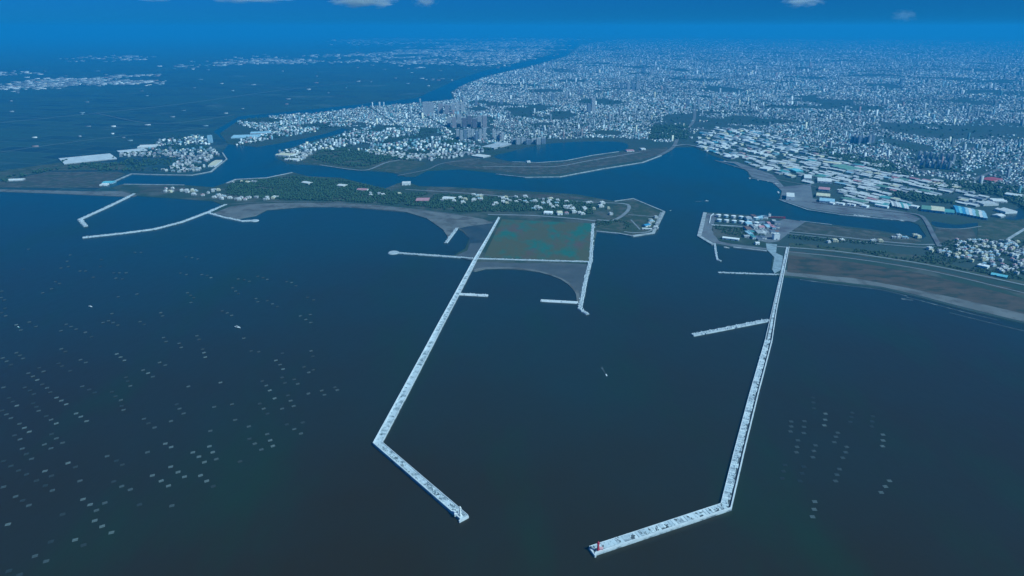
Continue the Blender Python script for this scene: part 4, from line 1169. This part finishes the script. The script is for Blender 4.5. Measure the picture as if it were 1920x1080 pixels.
def gridpts(poly, ang, sx, sy, jit, z=1.6, keep=.9, rows=None):
    """jittered street grid inside a pixel polygon, world coordinates"""
    W = np.array([G(a, b) for a, b in poly])
    c = W.mean(0)
    ca, sa = math.cos(ang), math.sin(ang)
    loc = np.stack([(W[:, 0] - c[0]) * ca + (W[:, 1] - c[1]) * sa, -(W[:, 0] - c[0]) * sa + (W[:, 1] - c[1]) * ca], 1)
    gx = np.arange(loc[:, 0].min(), loc[:, 0].max(), sx); gy = np.arange(loc[:, 1].min(), loc[:, 1].max(), sy)
    X, Y = np.meshgrid(gx, gy)
    X = X + (np.arange(len(gy)) % 2)[:, None] * sx * .37
    X = X.ravel() + rng.normal(0, jit * sx, X.size); Y = Y.ravel() + rng.normal(0, jit * sy, Y.size)
    if rows:      # open a street every few rows
        k = (Y / (sy * rows)) % 1.0
        m_ = k > 1.0 / rows * .55
        X, Y = X[m_], Y[m_]
        k = (X / (sx * rows)) % 1.0
        m_ = k > 1.0 / rows * .35
        X, Y = X[m_], Y[m_]
    x = c[0] + X * ca - Y * sa; y = c[1] + X * sa + Y * ca
    px, py = PX(x, y)
    ok = inpoly(px, py, poly) & (rng.random(len(x)) < keep)
    return x[ok], y[ok], px[ok], py[ok]


def boxes(name, x, y, z, sx, sy, sz, rz, mat, label, cat, gable=False):
    """a mass of far buildings as one mesh; a low roof block on each one"""
    n = len(x)
    if gable:
        B = np.array([(-1, -1, 0), (1, -1, 0), (1, 1, 0), (-1, 1, 0), (-1, -1, 1), (1, -1, 1), (1, 1, 1), (-1, 1, 1), (-1, 0, 1.3), (1, 0, 1.3)], float)
        Fb = [(0, 1, 5, 4), (2, 3, 7, 6), (4, 5, 9, 8), (6, 7, 8, 9), (1, 2, 6, 9), (3, 0, 4, 8), (1, 9, 5, 5), (3, 8, 7, 7)]
        Fb = np.array([(0, 1, 5, 4), (2, 3, 7, 6), (4, 5, 9, 8), (6, 7, 8, 9)])
        F3 = np.array([(1, 2, 6, 9, 5), (3, 0, 4, 8, 7)])
    else:
        B = np.array([(-1, -1, 0), (1, -1, 0), (1, 1, 0), (-1, 1, 0), (-1, -1, 1), (1, -1, 1), (1, 1, 1), (-1, 1, 1)], float)
        Fb = np.array([(4, 5, 6, 7), (0, 1, 5, 4), (1, 2, 6, 5), (2, 3, 7, 6), (3, 0, 4, 7)]); F3 = None
    lx = B[None, :, 0] * (sx / 2)[:, None]; ly = B[None, :, 1] * (sy / 2)[:, None]
    c, s = np.cos(rz)[:, None], np.sin(rz)[:, None]
    V = np.stack([x[:, None] + lx * c - ly * s, y[:, None] + lx * s + ly * c, z + B[None, :, 2] * sz[:, None]], -1).reshape(-1, 3)
    k = len(B)
    Fq = (Fb[None] + (np.arange(n) * k)[:, None, None]).reshape(-1, 4)
    if F3 is None:
        me = npmesh(name, V, Fq, mat)
    else:
        me = bpy.data.meshes.new(name)
        F5 = (F3[None] + (np.arange(n) * k)[:, None, None]).reshape(-1, 5)
        me.from_pydata(V.tolist(), [], Fq.tolist() + F5.tolist()); me.materials.append(mat); me.update()
    o = link(name, me)
    tag(o, label, cat, kind='stuff')
    return o


# warehouses of the factory belt
WPOLY = [(1302, 268), (1318, 250), (1345, 240), (1420, 246), (1480, 262), (1555, 296), (1640, 308), (1700, 334), (1760, 338), (1800, 352), (1850, 372), (1838, 392), (1800, 386), (1740, 380), (1690, 386), (1640, 386),
         (1600, 383), (1575, 380), (1570, 348), (1530, 335), (1524, 350), (1470, 330), (1440, 322), (1390, 303), (1340, 290), (1312, 280)]
DARK = [(1665, 362), (1715, 362), (1790, 378), (1790, 384), (1720, 378), (1670, 370)]
ang = dirz(1550, 320, 40, 8)
x, y, px, py = gridpts(WPOLY, ang, 64, 50, .17, keep=.88, rows=7)
ok = ~inpoly(px, py, DARK)
for lb, bx, by, wx, wy, *_ in BIG:
    X, Y = G(bx, by)
    ok &= (np.hypot(x - X, y - Y) > (wx + wy * 1.5) / 2 * .62)
x, y, px, py = x[ok], y[ok], px[ok], py[ok]
order = np.argsort(-py)


def where_w(px, py):
    a = 'by the northern quay' if px < 1400 else 'near the cyan workshop' if px < 1510 else 'near the green roofed hall' if px < 1620 else 'above the comb row of sheds' if px < 1720 else 'above the slanted blue row' if px < 1800 else 'toward the red roofed hall'
    return a + (', front rows' if py > 360 - (1850 - px) * .14 else ', rear rows')


n_ind = 240
for i in order[:n_ind]:
    k = rng.choice(len(WK), p=WKP)
    wp = where_w(px[i], py[i])
    put(WK[k], 'warehouse', x[i], y[i], ang + rng.normal(0, .06), 'warehouse', wp, 'factory belt warehouses ' + wp.split(',')[0])
rest = order[n_ind:]
boxes('far_warehouses', x[rest], y[rest], 1.6, rng.uniform(18, 62, len(rest)), rng.uniform(20, 44, len(rest)), rng.uniform(7, 12, len(rest)), ang + rng.normal(0, .03, len(rest)), M['ware'], 'dense rows of pale roofed factory sheds further back in the belt', 'warehouses', gable=True)

# village behind the east beach
VPOLY = [(1785, 472), (1792, 450), (1815, 452), (1850, 452), (1915, 455), (1975, 462), (1975, 524), (1915, 518), (1870, 512), (1835, 502), (1800, 492), (1768, 482), (1735, 472), (1745, 466)]
ang = .35
x, y, px, py = gridpts(VPOLY, ang, 27, 31, .24, keep=.78)
o_ = np.argsort(-py)[:215]
for i in o_:
    if math.hypot(x[i] - G(1843, 502)[0], y[i] - G(1843, 502)[1]) < 32: continue
    wp = 'in the beach village, ' + ('dune side' if py[i] > 498 else 'middle' if py[i] > 475 else 'landward side') + (', western outskirts' if px[i] < 1810 else ', by the pool building' if px[i] < 1880 else ', at the frame edge')
    put(HK[rng.integers(len(HK))], 'house', x[i], y[i], ang + rng.normal(0, .25), 'house', wp, 'houses ' + wp, z=2.3)
# houses of the spit
CL = [(985, 380, 60, 9, 24, 'in the spit village above the lagoon'), (1040, 386, 40, 8, 16, 'in the spit village above the lagoon'), (960, 378, 20, 6, 8, 'in the spit village above the lagoon'), (850, 378, 24, 5, 8, 'by the long white hall on the spit'),
      (900, 374, 14, 7, 12, 'in the cream house cluster on the spit'), (1120, 392, 30, 12, 10, 'at the root of the headland'), (1075, 398, 14, 6, 6, 'beside the bright cream hall'), (430, 372, 35, 5, 13, 'on the sandy harbour front of the spit'), (490, 374, 30, 4, 10, 'on the sandy harbour front of the spit'),
      (340, 358, 30, 5, 10, 'on the old harbour quay'), (385, 362, 25, 6, 9, 'on the old harbour quay'), (720, 364, 30, 5, 6, 'at the canal end of the spit woods'), (470, 342, 40, 3, 6, 'on the canal shore of the spit'), (1225, 418, 9, 12, 7, 'in the headland boatyard'), (1590, 455, 60, 3, 6, 'along the peninsula road'), (1700, 447, 25, 3, 8, 'on the dock end yard')]
nh = 0
for cx, cy, rx, ry, n_, wp in CL:
    for _ in range(n_):
        for _t in range(8):
            a, b_ = cx + random.uniform(-rx, rx), cy + random.uniform(-ry, ry)
            if not (1100 < a < 1116 and b_ > 412): break
        X, Y = G(a, b_)
        put(HK[random.choices(range(8), [4, 2, 2, 2, 2, 1, 3, 1])[0]], 'house', X, Y, random.uniform(-.3, .3), 'house', wp, 'houses ' + wp, z=2.6, sc=random.uniform(.9, 1.5))

# old town: near buildings one by one, the rest as a mass
OPOLY = [(526, 296), (520, 288), (560, 274), (610, 262), (660, 246), (700, 236), (840, 244), (858, 268), (915, 275), (905, 286), (860, 296), (810, 302), (745, 300), (690, 288), (640, 281), (590, 287), (572, 300), (548, 305)]
NPOLY = [(200, 300), (232, 288), (275, 282), (300, 262), (330, 255), (380, 255), (395, 275), (412, 290), (396, 312), (372, 322), (330, 324), (296, 322), (262, 302)]
NP2 = [(440, 232), (470, 222), (560, 214), (640, 208), (660, 236), (600, 246), (540, 256), (480, 268), (440, 274), (452, 262), (500, 250)]
x1, y1, p1, q1 = gridpts(OPOLY, .5, 31, 31, .22, keep=.66)
x2, y2, p2, q2 = gridpts(NPOLY, .2, 33, 33, .25, keep=.60)
x3, y3, p3, q3 = gridpts(NP2, .45, 31, 31, .25, keep=.75)
x2, y2, p2, q2 = [np.concatenate(v) for v in ((x2, x3), (y2, y3), (p2, p3), (q2, q3))]
ok2 = (vnoise(x2, y2, 260, 4) > .34); x2, y2, p2, q2 = x2[ok2], y2[ok2], p2[ok2], q2[ok2]
ok1 = (vnoise(x1, y1, 240, 3) > .28)
for lb, bx, by, wx, wy, *_ in BIG:
    X, Y = G(bx, by)
    ok1 &= np.hypot(x1 - X, y1 - Y) > max(wx, wy) / 2 * 1.1
    m2 = np.hypot(x2 - X, y2 - Y) > max(wx, wy) / 2 * 1.1
    x2, y2, p2, q2 = x2[m2], y2[m2], p2[m2], q2[m2]
for t in T:
    X, Y = G(t[1], t[2]); ok1 &= np.hypot(x1 - X, y1 - Y - 15) > 30
x1, y1, p1, q1 = x1[ok1], y1[ok1], p1[ok1], q1[ok1]
xa = np.concatenate([x1, x2]); ya = np.concatenate([y1, y2]); pa = np.concatenate([p1, p2]); qa = np.concatenate([q1, q2])
order = np.argsort(-qa)
for i in order[:290]:
    if pa[i] < 470: wp = 'in the far-left harbour town' + (', quay side' if qa[i] > 305 else ', inner streets') + (', west part' if pa[i] < 330 else ', east part')
    else: wp = 'in the old town ' + ('at its harbour tip' if pa[i] < 620 else 'behind the park' if pa[i] < 760 else 'toward the market roof') + (', front rows' if qa[i] > 292 else ', second rows')
    put(TK[random.choices(range(8), [5, 3, 3, 2, 2, 3, 2, 2])[0]], 'town_building', xa[i], ya[i], .4 + rng.normal(0, .2), 'town building', wp, 'town buildings ' + wp)
rest = order[290:]
nr = len(rest)
boxes('old_town_buildings', xa[rest], ya[rest], 1.6, rng.uniform(10, 22, nr), rng.uniform(10, 19, nr), rng.gamma(3, 2.6, nr) + 4, .4 + rng.normal(0, .2, nr), M['citybright'], 'dense pale low buildings of the old town behind the park', 'town buildings')

# ---------------------------------------------------------------- the far city as one mass
rr_, th_ = [], []
d = 4200.0
while d < 60000:
    s = 20.5 * max(1.0, (d / 6500.0)) ** 1.0
    nt_ = int(1.62 * d / s)
    t = (np.arange(nt_) + rng.random(nt_)) / nt_ * 1.62 - .81
    rr_.append(d + rng.uniform(-.5, .5, nt_) * s); th_.append(t)
    d += s * 1.05
r_ = np.concatenate(rr_); t_ = np.concatenate(th_)
cx_, cy_ = r_ * np.sin(t_), r_ * np.cos(t_)
px, py = PX(cx_, cy_)
CITY = [(655, 238), (640, 205), (790, 193), (852, 187), (846, 172), (872, 158), (915, 143), (1000, 124), (1062, 106), (1090, 84), (1200, 68), (1400, 62), (1700, 68), (2100, 74), (2100, 470), (1925, 440), (1925, 385), (1900, 372), (1860, 350), (1800, 350),
        (1700, 332), (1640, 306), (1555, 294), (1480, 260), (1420, 244), (1345, 238), (1308, 244), (1296, 262), (1268, 262), (1255, 268), (1180, 262), (1110, 258), (1000, 266), (945, 270), (915, 270), (860, 266), (842, 242), (700, 234)]
ok = inpoly(px, py, CITY)
# thin in the north-east fields, full toward the centre
dens = .58 + .5 * vnoise(cx_, cy_, 900, 1) * (.6 + .8 * vnoise(cx_, cy_, 2600, 2))
green = (vnoise(cx_, cy_, 700, 7) * .6 + vnoise(cx_, cy_, 260, 8) * .4)
thr = np.where((px > 1550) & (py > 165), .35, .32) + np.where((px > 1650) & (py > 190) & (py < 270), .03, 0)
ok &= (green > thr) & (rng.random(len(px)) < dens * np.clip((py - 50) / 70, .25, 1))
for poly in ([(1215, 262), (1225, 232), (1260, 226), (1310, 235), (1300, 262)], [(1290, 236), (1296, 190), (1308, 190), (1312, 236)], [(1700, 290), (1712, 282), (1800, 288), (1800, 325), (1720, 322)], [(1790, 240), (1840, 222), (1930, 235), (1930, 262), (1820, 262)], [(1800, 325), (1850, 312), (1890, 330), (1850, 345)],
             [(838, 262), (838, 218), (925, 218), (925, 262)], [(1590, 258), (1650, 258), (1650, 275), (1590, 272)]):
    ok &= ~(inpoly(px, py, poly) & (rng.random(len(px)) < .85))
# streets
for a_, p_ in ((.35, 420), (1.92, 560), (.9, 1500)):
    u = cx_ * math.cos(a_) + cy_ * math.sin(a_)
    ok &= ~(((u / p_) % 1.0) < 26.0 / p_)
X, Y, q = cx_[ok], cy_[ok], py[ok]
n_ = len(X)
sc_ = np.maximum(1.0, np.hypot(X, Y) / 6500.0)
Hh = (3 + rng.gamma(1.5, 2.1, n_)) * sc_ ** .4
tall = rng.random(n_) < .010
Hh = np.where(tall, rng.uniform(30, 60, n_) * sc_ ** .3, Hh)
wx_ = rng.uniform(6, 18, n_) * sc_ ** .9; wy_ = rng.uniform(6, 16, n_) * sc_ ** .9
wx_ = np.where(tall, np.minimum(wx_, 34), wx_)
cellrot = vnoise(np.floor(X / 1400) * 977, np.floor(Y / 1400) * 613, 1.0, 3) * .9
print('city boxes', n_)
bright_q = vnoise(X, Y, 800, 31) * .6 + vnoise(X, Y, 250, 32) * .4 + rng.normal(0, .10, n_) > .50  # noise picks the paler building palette by quarter
for sel, nm, mt, lb in ((bright_q, 'city_buildings', 'citybright', 'pale quarters of the city, countless low white and grey buildings'), (~bright_q, 'suburb_buildings', 'city', 'duller grey quarters of the city, countless low roofs reaching into the haze')):
    boxes(nm, X[sel], Y[sel], 1.6, wx_[sel], wy_[sel], Hh[sel], cellrot[sel], M[mt], lb, 'city buildings')

# towns beyond the river
FAR = [([(-40, 178), (0, 165), (60, 152), (140, 146), (300, 140), (300, 158), (160, 158), (70, 166), (0, 178)], .55), ([(300, 127), (360, 118), (500, 108), (640, 104), (760, 98), (760, 112), (640, 118), (480, 120), (365, 128)], .24),
       ([(700, 112), (760, 92), (900, 80), (1030, 76), (1050, 92), (1000, 108), (900, 130), (830, 140), (770, 125)], .32), ([(764, 158), (800, 148), (822, 150), (790, 162)], .7), ([(120, 110), (260, 104), (260, 112), (120, 114)], .3),
       ([(640, 72), (760, 66), (1080, 62), (1080, 76), (640, 84)], .12), ([(-100, 140), (0, 136), (80, 136), (0, 142)], .3)]
xs_, ys_ = [], []
p_all, q_all = PX(cx_, cy_)
for poly, pr in FAR:
    clump = vnoise(cx_, cy_, 1800, 12) * .6 + vnoise(cx_, cy_, 500, 13) * .4
    o_ = inpoly(p_all + rng.normal(0, 14, len(p_all)), q_all + rng.normal(0, 1.8, len(p_all)), poly) & (rng.random(len(p_all)) < pr * np.clip((clump - .34) * 3.2, 0, 1))
    xs_.append(cx_[o_]); ys_.append(cy_[o_])
# scattered farm sheds on the pond plain
o_ = (p_all < 800) & (q_all > 120) & (q_all < 285) & (rng.random(len(p_all)) < .0012) & inpoly(p_all, q_all, [(-200, 100), (900, 100), (780, 178), (440, 214), (390, 240), (200, 280), (-200, 330)])
xs_.append(cx_[o_]); ys_.append(cy_[o_])
X = np.concatenate(xs_); Y = np.concatenate(ys_); n_ = len(X); sc_ = np.maximum(1, np.hypot(X, Y) / 6500)
boxes('distant_town_buildings', X, Y, 1.1, rng.uniform(15, 45, n_) * sc_, rng.uniform(9, 16, n_) * sc_, rng.uniform(5, 10, n_) * sc_ ** .6, rng.normal(.2, .1, n_), M['city'], 'faint low buildings of towns on the far bank of the river', 'distant buildings')

# ---------------------------------------------------------------- woods
def ico():
    t = (1 + 5 ** .5) / 2
    V = np.array([(-1, t, 0), (1, t, 0), (-1, -t, 0), (1, -t, 0), (0, -1, t), (0, 1, t), (0, -1, -t), (0, 1, -t), (t, 0, -1), (t, 0, 1), (-t, 0, -1), (-t, 0, 1)], float)
    V /= np.linalg.norm(V[0])
    Fi = np.array([(0, 11, 5), (0, 5, 1), (0, 1, 7), (0, 7, 10), (0, 10, 11), (1, 5, 9), (5, 11, 4), (11, 10, 2), (10, 7, 6), (7, 1, 8), (3, 9, 4), (3, 4, 2), (3, 2, 6), (3, 6, 8), (3, 8, 9), (4, 9, 5), (2, 4, 11), (6, 2, 10), (8, 6, 7), (9, 8, 1)])
    return V, Fi


IV, IF = ico()


def woods(name, polys, spacing, label, z=2.0, keep=.85, r=(4, 7.5), thr=0.0, sc=1.0):
    xs_, ys_ = [], []
    for poly in polys:
        x, y, px, py = gridpts(poly, .3, spacing, spacing, .3, keep=keep)
        if thr:
            o = vnoise(x, y, 70, 21) > thr
            x, y = x[o], y[o]
        xs_.append(x); ys_.append(y)
    x = np.concatenate(xs_); y = np.concatenate(ys_); n = len(x)
    # each crown is three overlapping uneven lobes
    x = np.repeat(x, 3); y = np.repeat(y, 3)
    rad = rng.uniform(*r, len(x)) * .75 * sc
    x = x + rng.normal(0, 2.4 * sc, len(x)); y = y + rng.normal(0, 2.4 * sc, len(x))
    V = IV[None] * rad[:, None, None] * rng.uniform(.6, 1.25, (len(x), 12, 1))
    V = np.einsum('nij,nkj->nki', rot3(len(x)), V)
    V[:, :, 2] *= .8
    V += np.stack([x, y, z + rad * rng.uniform(.7, 1.3, len(x))], 1)[:, None, :]
    Fq = (IF[None] + (np.arange(len(x)) * 12)[:, None, None]).reshape(-1, 3)
    o = link(name, npmesh(name, V.reshape(-1, 3), Fq, M['foliage']))
    print(name, n)
    return tag(o, label, 'woods', kind='stuff')


woods('woods', [[(424, 358), (430, 347), (448, 340), (520, 336), (550, 332), (600, 335), (650, 340), (700, 350), (740, 362), (800, 364), (940, 371), (1060, 376), (1110, 384), (1112, 402), (1000, 396), (940, 398), (860, 398), (790, 388), (730, 384), (660, 379), (560, 376), (470, 372), (428, 366)]],
      11.5, 'dark green wood covering the spit behind the curved beach', thr=.12)
woods('woods', [[(600, 283), (640, 279), (700, 284), (760, 297), (780, 302), (730, 300), (690, 313), (655, 313), (610, 306), (585, 298)], [(880, 275), (915, 278), (960, 278), (930, 284), (890, 286)], [(826, 252), (845, 255), (862, 270), (850, 276), (832, 270)]], 17, 'dark park trees in front of the old town', thr=.3, sc=1.3)
woods('woods', [[(1745, 466), (1790, 448), (1925, 452), (1925, 535), (1880, 524), (1800, 500), (1730, 482)], [(1480, 458), (1600, 468), (1740, 482), (1800, 502), (1920, 530), (1760, 498), (1600, 474)]], 13, 'trees standing between and around the village houses', thr=.42, r=(3, 5.5), keep=.7)
woods('woods', [[(1118, 416), (1150, 414), (1180, 416), (1180, 430), (1118, 428)], [(1340, 424), (1400, 430), (1440, 444), (1400, 446), (1345, 438)], [(1480, 442), (1600, 452), (1720, 464), (1600, 458), (1480, 448)]], 12, 'scrubby trees on the headland and the cargo peninsula', thr=.25, r=(3, 5.5))
woods('woods', [DARK, [(1720, 350), (1800, 340), (1880, 345), (1930, 360), (1930, 400), (1880, 370), (1800, 360)], [(1560, 300), (1500, 275), (1560, 284), (1660, 303), (1720, 332), (1680, 330)], [(1215, 262), (1225, 236), (1290, 236), (1290, 262)]], 20, 'dark trees along the roads round the factory belt', thr=.3, sc=1.6)
woods('woods', [OPOLY], 27, 'tree clumps between the blocks of the old town', thr=.48, sc=1.3, keep=.6)
woods('woods', [NPOLY, NP2], 30, 'tree clumps between the blocks of the far-left town', thr=.45, sc=1.3, keep=.6)
woods('woods', [WPOLY], 44, 'street trees between the factory sheds', thr=.5, sc=1.2, keep=.5)
woods('woods', [[(960, 262), (960, 215), (1100, 190), (1290, 190), (1290, 235), (1215, 245), (1180, 258)], [(1310, 236), (1310, 190), (1600, 190), (1920, 260), (1920, 380), (1850, 345), (1640, 300), (1480, 256)]], 62, 'dark tree groups through the nearer city quarters', thr=.62, sc=2.0, keep=.5)
woods('woods', [[(0, 335), (90, 318), (120, 302), (190, 308), (250, 300), (300, 322), (240, 322), (100, 320), (10, 342)]], 28, 'scattered trees on the fields of the far-left shore', thr=.5, sc=1.7)

# ---------------------------------------------------------------- clouds above the haze
def cloud(label, px, py, wpx, hpx, dist, dens):
    """cumulus: noise-eroded volume in its own lumpy hull"""
    u, v = (px - 960) / F, (540 - py) / F
    dv = Vector((u, CP + v * SP, -SP + v * CP))
    k = dist / dv.y
    c = Vector((0, 0, H)) + dv * k
    sx = wpx * dist / F / 2; sz = hpx * dist / F / 2
    mb = MB()
    vs = IV.copy(); rr = random.Random(int(px))
    me = bpy.data.meshes.new('cloud')
    bm = bmesh.new(); bmesh.ops.create_icosphere(bm, subdivisions=3, radius=1.15)
    bm.to_mesh(me); bm.free()
    m, n, b = newmat('cloud_vapour')
    n.nodes.remove(b)
    pv = n.nodes.new('ShaderNodeVolumePrincipled'); pv.inputs['Color'].default_value = (0.85, 0.95, 1, 1); pv.inputs['Anisotropy'].default_value = .2
    tc = n.nodes.new('ShaderNodeTexCoord')
    ln = n.nodes.new('ShaderNodeVectorMath'); ln.operation = 'LENGTH'; n.links.new(tc.outputs['Object'], ln.inputs[0])
    t = n.nodes.new('ShaderNodeTexNoise'); t.inputs['Scale'].default_value = 2.2; t.inputs['Detail'].default_value = 5
    mp = n.nodes.new('ShaderNodeMapping'); mp.inputs['Location'].default_value = (px * .1, py, 0); n.links.new(tc.outputs['Object'], mp.inputs[0]); n.links.new(mp.outputs[0], t.inputs['Vector'])
    a = n.nodes.new('ShaderNodeMath'); a.operation = 'MULTIPLY_ADD'; n.links.new(t.outputs['Fac'], a.inputs[0]); a.inputs[1].default_value = 2.4
    s = n.nodes.new('ShaderNodeMath'); s.operation = 'SUBTRACT'; s.inputs[0].default_value = -.35; n.links.new(ln.outputs['Value'], s.inputs[1]); n.links.new(s.outputs[0], a.inputs[2])
    mr = n.nodes.new('ShaderNodeMapRange'); mr.inputs['From Min'].default_value = 0.0; mr.inputs['From Max'].default_value = .6; mr.inputs['To Max'].default_value = dens * 1.8
    n.links.new(a.outputs[0], mr.inputs['Value']); n.links.new(mr.outputs[0], pv.inputs['Density'])
    n.links.new(pv.outputs[0], n.nodes['Material Output'].inputs['Volume'])
    me.materials.append(m)
    o = link('cloud', me); o.location = c; o.scale = (sx, sx * .6, sz)
    tag(o, label, 'cloud', 'clouds along the top edge')
    return o


cloud('brightest wide cloud at the top, left of centre', 682, 0, 120, 26, 32000, 2.2e-3)
cloud('small bright cloud knob right of the widest cloud', 797, 0, 44, 26, 32000, 1.6e-3)
cloud('long thin cloud at the top left', 470, -3, 150, 16, 32000, 9e-4)
cloud('tiny thin cloud farthest left at the top', 285, -3, 70, 11, 32000, 8e-4)
cloud('white cloud at the top right edge', 1506, 1, 76, 26, 32000, 1.2e-3)
cloud('faint blue round cloud below the top edge, far right', 1696, 30, 50, 24, 32000, 4.5e-4)

# ---------------------------------------------------------------- haze
m, n, b = newmat('haze_air')
n.nodes.remove(b)
pv = n.nodes.new('ShaderNodeVolumePrincipled')
pv.inputs['Color'].default_value = HAZE_COLOR
pv.inputs['Density'].default_value = HAZE_DENSITY
pv.inputs['Anisotropy'].default_value = 0.03
n.links.new(pv.outputs[0], n.nodes['Material Output'].inputs['Volume'])
mb = MB(); mb.box(0, 49000, -4, 226000, 120000, H + 120)
hz = mb.build('haze', m); hz['kind'] = 'stuff'; hz['label'] = 'blue haze thickening over the far city'
